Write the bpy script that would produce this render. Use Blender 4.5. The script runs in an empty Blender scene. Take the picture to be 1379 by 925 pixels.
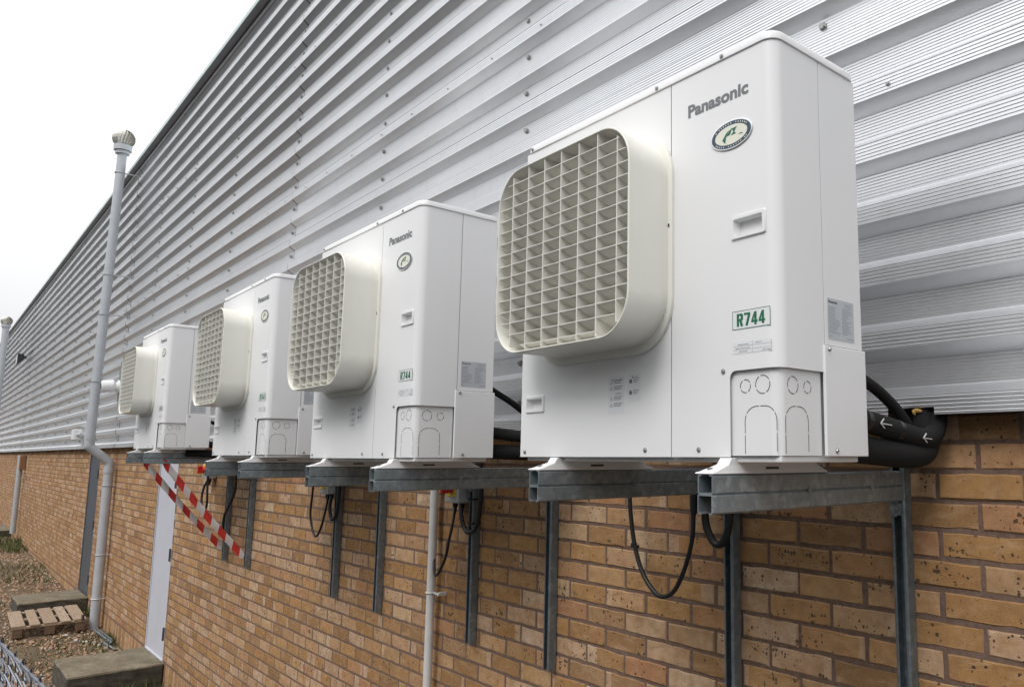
import bpy, bmesh, math, random
from mathutils import Vector, Matrix

random.seed(7)
SC = bpy.context.scene
COL = SC.collection
PI = math.pi

# ------------------------------------------------------------------ camera
CAM = Vector((0.9942, -1.9401, -0.0378))
YAW, PITCH, ROLL, FPX = 0.8094, 0.1332, 0.0013, 1045.0
_ca, _sa, _cb, _sb = math.cos(YAW), math.sin(YAW), math.cos(PITCH), math.sin(PITCH)
_f = Vector((-_sa * _cb, _ca * _cb, _sb))
_r = Vector((_ca, _sa, 0.0))
_u = _r.cross(_f)
_r2 = math.cos(ROLL) * _r + math.sin(ROLL) * _u
_u2 = -math.sin(ROLL) * _r + math.cos(ROLL) * _u
cd = bpy.data.cameras.new('camera')
cam = bpy.data.objects.new('camera', cd)
COL.objects.link(cam)
cam.matrix_world = Matrix(((_r2.x, _u2.x, -_f.x, CAM.x), (_r2.y, _u2.y, -_f.y, CAM.y),
                           (_r2.z, _u2.z, -_f.z, CAM.z), (0, 0, 0, 1)))
cd.sensor_width = 36.0
cd.lens = FPX / 1379.0 * 36.0
cd.shift_x = -202.02 / 1379.0
cd.shift_y = 12.33 / 1379.0
cd.clip_start = 0.05
cd.clip_end = 3000.0
SC.camera = cam


def px(p):
    """photo pixel of a world point (used only to rank bricks by size)"""
    d = Vector(p) - CAM
    z = d.dot(_f)
    return (689.5 + 202.02 + FPX * d.dot(_r2) / z, 462.5 + 12.33 - FPX * d.dot(_u2) / z, z)


# ------------------------------------------------------------------ light
SUN_EL, SUN_AZ = math.radians(48), math.radians(166)   # azimuth of the sun measured from +y towards +x
w = bpy.data.worlds.new('World')
SC.world = w
w.use_nodes = True
nt = w.node_tree
bg = nt.nodes['Background']
sky = nt.nodes.new('ShaderNodeTexSky')
sky.sky_type = 'NISHITA'
sky.sun_disc = False
sky.sun_elevation = SUN_EL
sky.sun_rotation = SUN_AZ
sky.air_density = 1.0
sky.dust_density = 6.0
sky.ozone_density = 1.0
hs = nt.nodes.new('ShaderNodeHueSaturation')
hs.inputs['Saturation'].default_value = 0.12
nt.links.new(sky.outputs[0], hs.inputs['Color'])
mx = nt.nodes.new('ShaderNodeMix')
mx.data_type = 'RGBA'
mx.inputs[0].default_value = 0.85
nt.links.new(hs.outputs[0], mx.inputs[6])
mx.inputs[7].default_value = (24.5, 24.7, 25.2, 1)        # white cloud cover
# overcast sky: brightest overhead, a third of that at the horizon
tc = nt.nodes.new('ShaderNodeTexCoord')
sx_ = nt.nodes.new('ShaderNodeSeparateXYZ')
nt.links.new(tc.outputs['Generated'], sx_.inputs[0])
el = nt.nodes.new('ShaderNodeMath')
el.operation = 'MULTIPLY_ADD'
el.use_clamp = True
nt.links.new(sx_.outputs[2], el.inputs[0])
el.inputs[1].default_value = 0.667
el.inputs[2].default_value = 0.333
cl_n = nt.nodes.new('ShaderNodeTexNoise')                 # faint cloud tone
nt.links.new(tc.outputs['Generated'], cl_n.inputs['Vector'])
cl_n.inputs['Scale'].default_value = 2.2
cl_n.inputs['Detail'].default_value = 5.0
cl_m = nt.nodes.new('ShaderNodeMapRange')
nt.links.new(cl_n.outputs['Fac'], cl_m.inputs[0])
cl_m.inputs[1].default_value = 0.3
cl_m.inputs[2].default_value = 0.7
cl_m.inputs[3].default_value = 0.93
cl_m.inputs[4].default_value = 1.05
ml = nt.nodes.new('ShaderNodeMath')
ml.operation = 'MULTIPLY'
nt.links.new(el.outputs[0], ml.inputs[0])
nt.links.new(cl_m.outputs[0], ml.inputs[1])
vm = nt.nodes.new('ShaderNodeVectorMath')
vm.operation = 'SCALE'
nt.links.new(mx.outputs[2], vm.inputs[0])
nt.links.new(ml.outputs[0], vm.inputs['Scale'])
nt.links.new(vm.outputs[0], bg.inputs['Color'])
bg.inputs['Strength'].default_value = 0.10

sl = bpy.data.lights.new('sun', 'SUN')
sl.energy = 1.5
sl.angle = math.radians(24)
sl.color = (1.0, 0.98, 0.96)
so = bpy.data.objects.new('sun', sl)
COL.objects.link(so)
_d = Vector((math.sin(SUN_AZ) * math.cos(SUN_EL), math.cos(SUN_AZ) * math.cos(SUN_EL), math.sin(SUN_EL)))
so.rotation_euler = _d.to_track_quat('Z', 'Y').to_euler()
so.location = (-5, -10, 15)

SC.view_settings.view_transform = 'Standard'
SC.view_settings.look = 'None'
SC.view_settings.exposure = 0.0
SC.view_settings.gamma = 1.0
SC.render.engine = 'CYCLES'
SC.cycles.max_bounces = 6

# ------------------------------------------------------------------ helpers


class MB:
    """collects faces; build() links them as ONE mesh object"""

    def __init__(s):
        s.v, s.f, s.m = [], [], []

    def quad(s, *p, m=0):
        i = len(s.v)
        s.v.extend([tuple(q) for q in p])
        s.f.append(tuple(range(i, i + len(p))))
        s.m.append(m)

    def box(s, x0, x1, y0, y1, z0, z1, m=0):
        i = len(s.v)
        s.v += [(x0, y0, z0), (x1, y0, z0), (x1, y1, z0), (x0, y1, z0), (x0, y0, z1), (x1, y0, z1), (x1, y1, z1), (x0, y1, z1)]
        for f in ((3, 2, 1, 0), (4, 5, 6, 7), (0, 1, 5, 4), (1, 2, 6, 5), (2, 3, 7, 6), (3, 0, 4, 7)):
            s.f.append(tuple(i + k for k in f))
            s.m.append(m)

    def rings(s, rs, m=0, cap0=True, cap1=True, closed=True):
        """loft a list of rings with equal point counts"""
        b = len(s.v)
        n = len(rs[0])
        for r in rs:
            s.v.extend([tuple(p) for p in r])
        for k in range(len(rs) - 1):
            for i in range(n if closed else n - 1):
                j = (i + 1) % n
                s.f.append((b + k * n + i, b + k * n + j, b + (k + 1) * n + j, b + (k + 1) * n + i))
                s.m.append(m)
        if cap0:
            s.f.append(tuple(b + i for i in reversed(range(n))))
            s.m.append(m)
        if cap1:
            s.f.append(tuple(b + (len(rs) - 1) * n + i for i in range(n)))
            s.m.append(m)

    def tube(s, path, r, n=10, m=0, caps=True):
        P = [Vector(p) for p in path]
        rad = r if isinstance(r, (list, tuple)) else [r] * len(P)
        t0 = (P[1] - P[0]).normalized()
        a = t0.orthogonal().normalized()
        rs = []
        for i, p in enumerate(P):
            t = ((P[min(i + 1, len(P) - 1)] - P[max(i - 1, 0)])).normalized()
            a = (a - t * a.dot(t)).normalized()
            b = t.cross(a)
            rs.append([p + (a * math.cos(2 * PI * k / n) + b * math.sin(2 * PI * k / n)) * rad[i] for k in range(n)])
        s.rings(rs, m, caps, caps)

    def cyl(s, c, axis, r, h, n=12, m=0, r2=None):
        c = Vector(c)
        ax = Vector(axis).normalized()
        s.tube([c, c + ax * h], [r, r if r2 is None else r2], n, m)

    def extrude(s, prof, a, b, fn, m=0):
        """closed 2D profile (list of (p,q)) swept from a to b, fn(p,q,t)->xyz"""
        s.rings([[fn(p, q, a) for p, q in prof], [fn(p, q, b) for p, q in prof]], m)

    def build(s, name, mats, parent=None, smooth=None, bevel=0, seg=2):
        me = bpy.data.meshes.new(name)
        me.from_pydata(s.v, [], s.f)
        if not isinstance(mats, (list, tuple)):
            mats = [mats]
        for q in mats:
            me.materials.append(q)
        if len(mats) > 1:
            me.polygons.foreach_set('material_index', s.m)
        bm = bmesh.new()
        bm.from_mesh(me)
        bmesh.ops.recalc_face_normals(bm, faces=bm.faces)
        if bevel:
            bmesh.ops.remove_doubles(bm, verts=bm.verts, dist=1e-6)
            es = [e for e in bm.edges if len(e.link_faces) == 2 and e.calc_face_angle(0) > 0.5]
            bmesh.ops.bevel(bm, geom=es, offset=bevel, segments=seg, profile=0.5, affect='EDGES')
        bm.to_mesh(me)
        bm.free()
        if smooth is not None:
            me.shade_smooth()
            me.set_sharp_from_angle(angle=math.radians(smooth))
        return link(name, me, parent)


def link(name, me, parent=None):
    o = bpy.data.objects.new(name, me)
    COL.objects.link(o)
    if parent is not None:
        o.parent = parent
    return o


def tag(o, label=None, cat=None, group=None, kind=None):
    if label:
        o['label'] = label
    if cat:
        o['category'] = cat
    if group:
        o['group'] = group
    if kind:
        o['kind'] = kind
    return o


def empty(name, loc, label, cat, group=None, rot=(0, 0, 0), scale=1.0):
    o = bpy.data.objects.new(name, None)
    COL.objects.link(o)
    o.location = loc
    o.rotation_euler = rot
    o.scale = (scale,) * 3
    o.empty_display_size = 0.1
    return tag(o, label, cat, group)


def copy_tree(o, parent=None):
    c = o.copy()
    COL.objects.link(c)
    if parent is not None:
        c.parent = parent
    for ch in list(o.children):
        copy_tree(ch, c)
    return c


def rrect(x0, x1, z0, z1, r, n=8):
    """rounded rectangle, counter-clockwise list of (x,z)"""
    out = []
    for cx, cz, a0 in ((x1 - r, z1 - r, 0), (x0 + r, z1 - r, PI / 2), (x0 + r, z0 + r, PI), (x1 - r, z0 + r, 1.5 * PI)):
        for k in range(n + 1):
            a = a0 + PI / 2 * k / n
            out.append((cx + r * math.cos(a), cz + r * math.sin(a)))
    return out


def spline(pts, n=6):
    P = [Vector(p) for p in pts]
    P = [P[0] * 2 - P[1]] + P + [P[-1] * 2 - P[-2]]
    out = []
    for i in range(1, len(P) - 2):
        for k in range(n):
            t = k / n
            a, b, c, d = P[i - 1], P[i], P[i + 1], P[i + 2]
            out.append(0.5 * ((2 * b) + (c - a) * t + (2 * a - 5 * b + 4 * c - d) * t * t + (3 * b - a - 3 * c + d) * t ** 3))
    out.append(P[-2])
    return out


# ------------------------------------------------------------------ materials
class NT:
    def __init__(s, name):
        s.mat = bpy.data.materials.new(name)
        s.mat.use_nodes = True
        s.t = s.mat.node_tree
        s.b = s.t.nodes['Principled BSDF']

    def n(s, kind, **kw):
        q = s.t.nodes.new(kind)
        for k, v in kw.items():
            setattr(q, k, v)
        return q

    def l(s, a, b):
        s.t.links.new(a, b)

    def val(s, sock, v):
        if hasattr(v, 'links'):
            s.l(v, sock)
        else:
            sock.default_value = v

    def math(s, op, a, b=0.0, c=0.0, clamp=False):
        q = s.n('ShaderNodeMath', operation=op, use_clamp=clamp)
        for i, v in enumerate((a, b, c)):
            s.val(q.inputs[i], v)
        return q.outputs[0]

    def mix(s, f, a, b, mode='MIX'):
        q = s.n('ShaderNodeMix', data_type='RGBA', blend_type=mode)
        s.val(q.inputs[0], f)
        s.val(q.inputs[6], a)
        s.val(q.inputs[7], b)
        return q.outputs[2]

    def noise(s, vec, scale, detail=4.0, rough=0.55, dist=0.0):
        q = s.n('ShaderNodeTexNoise')
        s.l(vec, q.inputs['Vector'])
        q.inputs['Scale'].default_value = scale
        q.inputs['Detail'].default_value = detail
        q.inputs['Roughness'].default_value = rough
        q.inputs['Distortion'].default_value = dist
        return q.outputs['Fac']

    def ramp(s, fac, stops, interp='LINEAR'):
        q = s.n('ShaderNodeValToRGB')
        e = q.color_ramp.elements
        q.color_ramp.interpolation = interp
        while len(e) < len(stops):
            e.new(0.5)
        for i, (p, c) in enumerate(stops):
            e[i].position = p
            e[i].color = (c, c, c, 1) if isinstance(c, (int, float)) else tuple(c) + (1,)
        s.l(fac, q.inputs[0])
        return q.outputs[0]

    def pos(s):
        return s.n('ShaderNodeNewGeometry').outputs['Position']

    def mapped(s, vec, scale):
        q = s.n('ShaderNodeMapping')
        s.l(vec, q.inputs['Vector'])
        q.inputs['Scale'].default_value = scale
        return q.outputs[0]

    def bump(s, h, strength, dist=0.002):
        q = s.n('ShaderNodeBump')
        q.inputs['Strength'].default_value = strength
        q.inputs['Distance'].default_value = dist
        s.l(h, q.inputs['Height'])
        s.l(q.outputs[0], s.b.inputs['Normal'])

    def set(s, color=None, rough=None, metal=None, spec=None):
        if color is not None:
            s.val(s.b.inputs['Base Color'], color if hasattr(color, 'links') else tuple(color) + (1,))
        if rough is not None:
            s.val(s.b.inputs['Roughness'], rough)
        if metal is not None:
            s.b.inputs['Metallic'].default_value = metal
        if spec is not None:
            s.b.inputs['Specular IOR Level'].default_value = spec
        return s.mat


def plain(name, col, rough=0.5, metal=0.0, var=0.12, scale=30.0, bump=0.0):
    q = NT(name)
    p = q.pos()
    n = q.noise(p, scale, 5)
    lo = tuple(c * (1 - var) for c in col)
    hi = tuple(min(1, c * (1 + var)) for c in col)
    c = q.ramp(n, ((0.25, lo), (0.75, hi)))
    if bump:
        q.bump(q.noise(p, scale * 8, 3), bump)
    return q.set(c, rough, metal)


def mat_brick(per_object):
    q = NT('brick_face' if per_object else 'brickwork_face')
    p = q.pos()
    if per_object:
        rnd = q.n('ShaderNodeObjectInfo').outputs['Random']
    else:
        rnd = q.n('ShaderNodeNewGeometry').outputs['Random Per Island']

    def rn(seed):
        wn = q.n('ShaderNodeTexWhiteNoise', noise_dimensions='1D')
        q.l(q.math('MULTIPLY_ADD', rnd, 917.3, seed), wn.inputs['W'])
        return wn.outputs['Value']
    uv = q.n('ShaderNodeUVMap', uv_map='UVMap').outputs[0]
    sp = q.n('ShaderNodeSeparateXYZ')
    q.l(uv, sp.inputs[0])
    u, v = sp.outputs[0], sp.outputs[1]
    base = q.ramp(rn(1.0), ((0.0, (.18, .082, .026)), (0.20, (.31, .148, .042)), (0.42, (.41, .208, .062)), (0.58, (.22, .098, .034)),
                            (0.74, (.46, .240, .078)), (0.86, (.37, .155, .074)), (1.0, (.49, .290, .140))))
    pale = q.ramp(rn(2.0), ((0.0, (.58, .41, .25)), (0.5, (.55, .37, .26)), (1.0, (.62, .48, .35))))
    # big soft patches inside each brick
    big = q.noise(q.mapped(p, (1, 1, 1.6)), 9.0, 3, 0.6)
    amt = q.ramp(rn(3.0), ((0.0, 0.0), (0.52, 0.10), (0.72, 0.45), (0.86, 0.95), (1.0, 1.0)))
    f1 = q.math('MULTIPLY', q.ramp(big, ((0.28, 0.25), (0.62, 1.0))), amt, clamp=True)
    # pale kiss mark at one end of some bricks
    uu = q.math('ABSOLUTE', q.math('SUBTRACT', u, q.math('ROUND', rn(4.0))))
    wob = q.math('MULTIPLY_ADD', q.noise(p, 40.0, 2), 0.06, -0.03)
    edge = q.math('LESS_THAN', q.math('ADD', uu, wob), q.math('MULTIPLY', rn(5.0), 0.30))
    endf = q.math('MULTIPLY', q.math('MULTIPLY', edge, q.math('GREATER_THAN', rn(6.0), 0.62)), 0.75)
    c = q.mix(f1, base, pale)
    c = q.mix(endf, c, pale)
    # sandy grain and brown mottling
    c = q.mix(q.math('MULTIPLY', q.ramp(q.noise(p, 22.0, 6, 0.72), ((0.40, 0.0), (0.66, 1.0))), 0.62), c, (.20, .090, .034, 1))
    c = q.mix(q.math('MULTIPLY', q.ramp(q.noise(q.mapped(p, (1, 1, 2.2)), 13.0, 4, 0.6, 0.6), ((0.50, 0.0), (0.72, 1.0))), 0.5), c, (.50, .33, .19, 1))
    c = q.mix(q.math('MULTIPLY', q.ramp(q.noise(p, 420.0, 3, 0.7), ((0.4, 0.0), (0.75, 1.0))), 0.35), c, (.60, .41, .22, 1))
    # iron spots: clusters of dark pits
    vo = q.n('ShaderNodeTexVoronoi', feature='F1')
    wv = q.n('ShaderNodeVectorMath', operation='ADD')
    nz = q.n('ShaderNodeTexNoise')
    q.l(p, nz.inputs['Vector'])
    nz.inputs['Scale'].default_value = 130.0
    sc = q.n('ShaderNodeVectorMath', operation='SCALE')
    q.l(nz.outputs['Color'], sc.inputs[0])
    sc.inputs['Scale'].default_value = 0.010
    q.l(p, wv.inputs[0])
    q.l(sc.outputs[0], wv.inputs[1])
    q.l(wv.outputs[0], vo.inputs['Vector'])
    vo.inputs['Scale'].default_value = 88.0
    sepc = q.n('ShaderNodeSeparateColor')
    q.l(vo.outputs['Color'], sepc.inputs[0])
    clus = q.ramp(q.noise(p, 17.0, 3), ((0.40, 0.0), (0.64, 1.0)))
    rad = q.math('MULTIPLY', q.math('MULTIPLY', q.math('POWER', sepc.outputs[0], 2.1), 0.60), q.math('MULTIPLY_ADD', clus, 0.8, 0.25))
    rad = q.math('MULTIPLY', rad, q.ramp(rn(7.0), ((0.0, 0.25), (0.25, 0.85), (1.0, 1.35))))
    spot = q.ramp(q.math('SUBTRACT', rad, vo.outputs['Distance']), ((0.0, 0.0), (0.05, 1.0)))
    c = q.mix(q.math('MULTIPLY', spot, 0.9), c, (.022, .017, .014, 1))
    # darkened arrises
    ev = q.math('ABSOLUTE', q.math('SUBTRACT', v, 0.5))
    eu = q.math('ABSOLUTE', q.math('SUBTRACT', u, 0.5))
    eu = q.math('MULTIPLY_ADD', q.math('SUBTRACT', eu, 0.5), 3.0, 0.5)
    ring = q.ramp(q.math('ADD', q.math('MAXIMUM', ev, eu), q.math('MULTIPLY', wob, 1.2)), ((0.40, 0.0), (0.50, 1.0)))
    c = q.mix(q.math('MULTIPLY', ring, 0.4), c, (.22, .145, .095, 1))
    # long weathering drifts on the wall
    dr = q.ramp(q.noise(q.mapped(p, (0.5, 1, 1.1)), 1.3, 4, 0.6), ((0.35, 0.0), (0.7, 1.0)))
    c = q.mix(q.math('MULTIPLY', dr, 0.18), c, (.40, .28, .17, 1))
    h = q.math('SUBTRACT', q.math('MULTIPLY_ADD', q.noise(p, 240.0, 5, 0.7), 0.5, q.math('MULTIPLY', q.noise(p, 45.0, 4), 0.6)), spot)
    q.bump(h, 0.55, 0.0022)
    return q.set(c, 0.92, 0.0, 0.25)


def mat_mortar():
    q = NT('mortar')
    p = q.pos()
    c = q.ramp(q.noise(p, 60.0, 6, 0.7), ((0.3, (.125, .080, .060)), (0.7, (.215, .145, .112))))
    q.bump(q.noise(p, 320.0, 4, 0.7), 0.6, 0.003)
    return q.set(c, 0.95, 0, 0.2)


def mat_cladding():
    q = NT('cladding_metal')
    p = q.pos()
    n = q.noise(q.mapped(p, (0.5, 1, 1.5)), 1.8, 4, 0.55)
    c = q.ramp(n, ((0.3, (.73, .74, .76)), (0.7, (.79, .80, .815))))
    st = q.ramp(q.noise(q.mapped(p, (9, 9, 0.7)), 2.2, 5, 0.65), ((0.52, 0.0), (0.8, 1.0)))
    c = q.mix(q.math('MULTIPLY', st, 0.14), c, (.40, .39, .37, 1))
    r = q.ramp(q.noise(q.mapped(p, (0.6, 1, 1.2)), 3.0, 4), ((0.3, 0.33), (0.7, 0.40)))
    q.bump(q.noise(q.mapped(p, (0.5, 1, 1)), 1.6, 2), 0.06, 0.02)
    return q.set(c, r, 0.95, 0.5)


def mat_galv(name='galvanised_steel', dark=1.0):
    q = NT(name)
    p = q.pos()
    vo = q.n('ShaderNodeTexVoronoi')
    q.l(p, vo.inputs['Vector'])
    vo.inputs['Scale'].default_value = 70.0
    sepc = q.n('ShaderNodeSeparateColor')
    q.l(vo.outputs['Color'], sepc.inputs[0])
    sp = q.math('MULTIPLY_ADD', sepc.outputs[0], 0.25, q.math('MULTIPLY', q.noise(p, 22.0, 5, 0.65), 0.75))
    d = dark
    c = q.ramp(sp, ((0.25, (.19 * d, .225 * d, .245 * d)), (0.55, (.26 * d, .30 * d, .32 * d)), (0.8, (.40 * d, .44 * d, .455 * d))))
    r = q.ramp(q.noise(p, 35.0, 4), ((0.3, 0.36), (0.7, 0.58)))
    return q.set(c, r, 0.55, 0.5)


def mat_white(name='white_paint', col=(.795, .795, .80)):
    q = NT(name)
    p = q.pos()
    c = q.ramp(q.noise(p, 1.3, 1, 0.5), ((0.05, tuple(x * .96 for x in col)), (0.95, col)))
    r = q.ramp(q.noise(p, 4.0, 2), ((0.2, 0.33), (0.8, 0.41)))
    q.bump(q.noise(p, 3.5, 1), 0.08, 0.01)
    m = q.set(c, r, 0.0, 0.5)
    q.b.inputs['Coat Weight'].default_value = 0.0
    q.b.inputs['Coat Roughness'].default_value = 0.12
    return m


def mat_concrete():
    q = NT('weathered_concrete')
    p = q.pos()
    c = q.ramp(q.noise(p, 3.5, 7, 0.7), ((0.25, (.10, .085, .058)), (0.5, (.20, .165, .115)), (0.75, (.31, .265, .195))))
    c = q.mix(q.math('MULTIPLY', q.ramp(q.noise(p, 45.0, 5, 0.7), ((0.45, 0.0), (0.7, 1.0))), 0.5), c, (.07, .068, .045, 1))
    c = q.mix(q.math('MULTIPLY', q.ramp(q.noise(q.mapped(p, (6, 6, 1)), 3.0, 4), ((0.5, 0.0), (0.75, 1.0))), 0.45), c, (.06, .055, .04, 1))
    q.bump(q.noise(p, 70.0, 6, 0.7), 0.7, 0.01)
    return q.set(c, 0.93, 0, 0.2)


def mat_wood():
    q = NT('pallet_wood')
    p = q.pos()
    oi = q.n('ShaderNodeObjectInfo').outputs['Random']
    g = q.noise(q.mapped(p, (1.5, 22, 22)), 3.0, 6, 0.65)
    c = q.ramp(g, ((0.25, (.20, .145, .10)), (0.5, (.34, .26, .19)), (0.75, (.46, .37, .285))))
    c = q.mix(q.math('MULTIPLY', oi, 0.55), c, (.24, .165, .11, 1))
    q.bump(g, 0.5, 0.004)
    return q.set(c, 0.85, 0, 0.2)


def mat_ground():
    q = NT('leafy_soil')
    p = q.pos()
    c = q.ramp(q.noise(p, 1.2, 6, 0.65), ((0.3, (.13, .086, .048)), (0.5, (.20, .14, .09)), (0.7, (.105, .092, .042))))
    c = q.mix(q.ramp(q.noise(p, 30.0, 6, 0.75), ((0.42, 0.0), (0.7, 0.8))), c, (.20, .16, .12, 1))
    c = q.mix(q.ramp(q.noise(p, 55.0, 5, 0.75), ((0.5, 0.0), (0.72, 0.9))), c, (.05, .04, .025, 1))
    q.bump(q.noise(p, 26.0, 7, 0.75), 0.9, 0.04)
    return q.set(c, 0.97, 0, 0.15)


def mat_island(name, stops, rough=0.9):
    q = NT(name)
    rnd = q.n('ShaderNodeNewGeometry').outputs['Random Per Island']
    c = q.ramp(rnd, stops)
    n = q.noise(q.pos(), 60.0, 4)
    c = q.mix(q.math('MULTIPLY', n, 0.5), c, (.10, .08, .06, 1))
    return q.set(c, rough, 0, 0.2)


M = dict(
    brick=mat_brick(True), bricks=mat_brick(False), mortar=mat_mortar(), clad=mat_cladding(),
    galv=mat_galv(), post=mat_galv('galvanised_post', 0.72), white=mat_white(), white2=mat_white('white_enamel', (.765, .765, .765)),
    cream=mat_white('cream_plastic', (.77, .755, .685)), grille=plain('grille_plastic', (.75, .735, .68), 0.5, 0, .03, 12),
    fan=plain('fan_plastic', (.50, .49, .45), 0.5), dark=plain('dark_void', (.012, .012, .013), 0.7),
    slot=plain('cut_slot', (.05, .05, .052), 0.7), screw=plain('screw_zinc', (.36, .36, .35), 0.4, 0.8),
    ink=plain('grey_ink', (.16, .165, .18), 0.5, 0, .02), inkfine=plain('fine_print', (.30, .31, .33), 0.6, 0, .05),
    black=plain('black_print', (.03, .03, .03), 0.6), paper=plain('label_paper', (.72, .735, .745), 0.45, 0, .02, 8),
    silver=plain('silver_label', (.50, .53, .56), 0.4, 0.1, .03, 8), green=plain('green_print', (.008, .135, .06), 0.5, 0, .03),
    navy=plain('badge_navy', (.035, .06, .10), 0.4, 0, .05), badge=plain('badge_cream', (.72, .72, .62), 0.35, 0, .03),
    chrome=plain('badge_rim', (.62, .63, .63), 0.25, 0.9, .05), foam=plain('pipe_insulation', (.006, .006, .0065), 0.95, 0, .2, 40, .3),
    cable=plain('black_rubber', (.012, .012, .013), 0.45, 0, .15, 40), chalk=plain('white_marker', (.55, .56, .55), 0.8),
    gapfoam=plain('expanding_foam', (.42, .26, .07), 0.9, 0, .3, 60, .5), pipe=plain('grey_pvc', (.42, .44, .47), 0.42, 0, .07, 9),
    wpipe=plain('white_pvc', (.62, .61, .59), 0.4, 0, .06, 14), door=plain('painted_door', (.52, .53, .585), 0.5, 0, .05, 3),
    ddoor=plain('grey_steel_door', (.075, .088, .105), 0.5, 0.1, .10, 4), hinge=plain('hinge_steel', (.09, .095, .11), 0.5, 0.5),
    trim=plain('eave_trim_paint', (.46, .55, .54), 0.4, 0.2, .05, 2), tapered=plain('tape_red', (.56, .035, .025), 0.45, 0, .12, 25),
    tapewhite=plain('tape_white', (.60, .585, .575), 0.45, 0, .08, 25), red=plain('switch_red', (.62, .03, .02), 0.35),
    yellow=plain('switch_yellow', (.75, .50, .03), 0.4), greybox=plain('grey_plastic', (.44, .45, .455), 0.45, 0, .05),
    concrete=mat_concrete(), wood=mat_wood(), ground=mat_ground(), cowl=plain('cowl_aluminium', (.62, .60, .55), 0.35, 0.6, .15, 14),
    wire=plain('galvanised_wire', (.20, .215, .25), 0.5, 0.5, .15, 30), brownpipe=plain('old_brown_pipe', (.25, .13, .06), 0.7),
    stone=mat_island('gravel_stone', ((0.0, (.24, .145, .085)), (0.3, (.46, .295, .185)), (0.55, (.56, .40, .28)), (0.8, (.36, .20, .115)), (1.0, (.64, .52, .41)))),
    leaf=mat_island('dead_leaf', ((0.0, (.20, .095, .045)), (0.4, (.33, .18, .09)), (0.7, (.25, .15, .08)), (1.0, (.42, .29, .17)))),
    grass=mat_island('grass_blade', ((0.0, (.045, .075, .018)), (0.5, (.075, .11, .025)), (1.0, (.14, .15, .05)))),
    emblem=plain('badge_green', (.012, .13, .07), 0.5, 0, .1), mossy=plain('mossy_concrete', (.062, .055, .040), 0.95, 0, .5, 14, .6), shadedwood=plain('shaded_block_wood', (.15, .095, .06), 0.85, 0, .3, 30, .3), soffit=plain('soffit_paint', (.12, .115, .115), 0.5, 0.1, .1, 5), unseen_dark_ground=plain('unseen_dark_ground', (.042, .043, .045), 0.9, 0, .25, 60, .5), lens=plain('camera_lens', (.01, .01, .012), 0.1),
)

# ------------------------------------------------------------------ ground


def gz(x, y):
    if x > -10.5:
        z = -2.245
    elif x > -18:
        z = -2.245 + (-10.5 - x) / 7.5 * 0.165
    else:
        z = -2.08
    return z


g = MB()
xs = [60, 20, 6, 2, 0, -2, -4, -6, -8] + [-8 - .5 * k for k in range(1, 45)] + [-32, -36, -42, -60, -120, -400, -1200]
ys = [0.3, 0.0] + [-.25 * k for k in range(1, 17)] + [-5, -7, -10, -20, -60, -200, -1200]
for i in range(len(xs)):
    for j in range(len(ys)):
        x, y = xs[i], ys[j]
        b = 0.0
        if -31 < x < -8 and -4.1 < y < -.1:
            b = random.uniform(-.018, .022)
        g.v.append((x, y, gz(x, y) + b))
nj = len(ys)
for i in range(len(xs) - 1):
    for j in range(nj - 1):
        g.f.append((i * nj + j, (i + 1) * nj + j, (i + 1) * nj + j + 1, i * nj + j + 1))
        g.m.append(1 if ys[j] < -2.1 or xs[i] > -7.4 else 0)  # unseen ground made dark to cut bounce onto the cladding undersides
go = g.build('ground', [M['ground'], M['unseen_dark_ground']], smooth=60)
tag(go, 'bare leafy soil running along the foot of the brick wall', 'ground', kind='structure')

st = MB()
for k in range(11000):
    x = -8.2 - 18 * random.random() ** 1.25
    y = -0.03 - 2.6 * random.random()
    r = random.uniform(.008, .021) * random.choice((1, 1, 1, 1.5))
    a = random.random() * PI
    z = gz(x, y) + .004
    ring = [(x + r * random.uniform(.8, 1.3) * math.cos(a + t * PI / 2.5), y + r * random.uniform(.7, 1.1) * math.sin(a + t * PI / 2.5), z) for t in range(5)]
    top = [(x + (p[0] - x) * .55, y + (p[1] - y) * .55, z + r * random.uniform(.5, .9)) for p in ring]
    st.rings([ring, top], cap0=False)
tag(st.build('gravel', M['stone']), 'loose brown stones scattered along the foot of the wall', 'gravel', kind='stuff')
lf = MB()
for k in range(1900):
    x = -8.2 - 18 * random.random() ** 1.25
    y = -0.03 - 2.6 * random.random() ** 0.9
    r = random.uniform(.012, .030)
    a = random.random() * 2 * PI
    t = random.uniform(-.5, .5)
    z = gz(x, y) + random.uniform(.014, .035)
    c, s = math.cos(a) * r, math.sin(a) * r
    lf.quad((x - c, y - s, z), (x + s * .5, y - c * .5, z + r * t), (x + c, y + s, z + r * .3), (x - s * .5, y + c * .5, z - r * t + .004))
tag(lf.build('leaf_litter', M['leaf']), 'dry brown leaves lying on the ground beside the wall', 'leaves', kind='stuff')
gr = MB()
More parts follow.
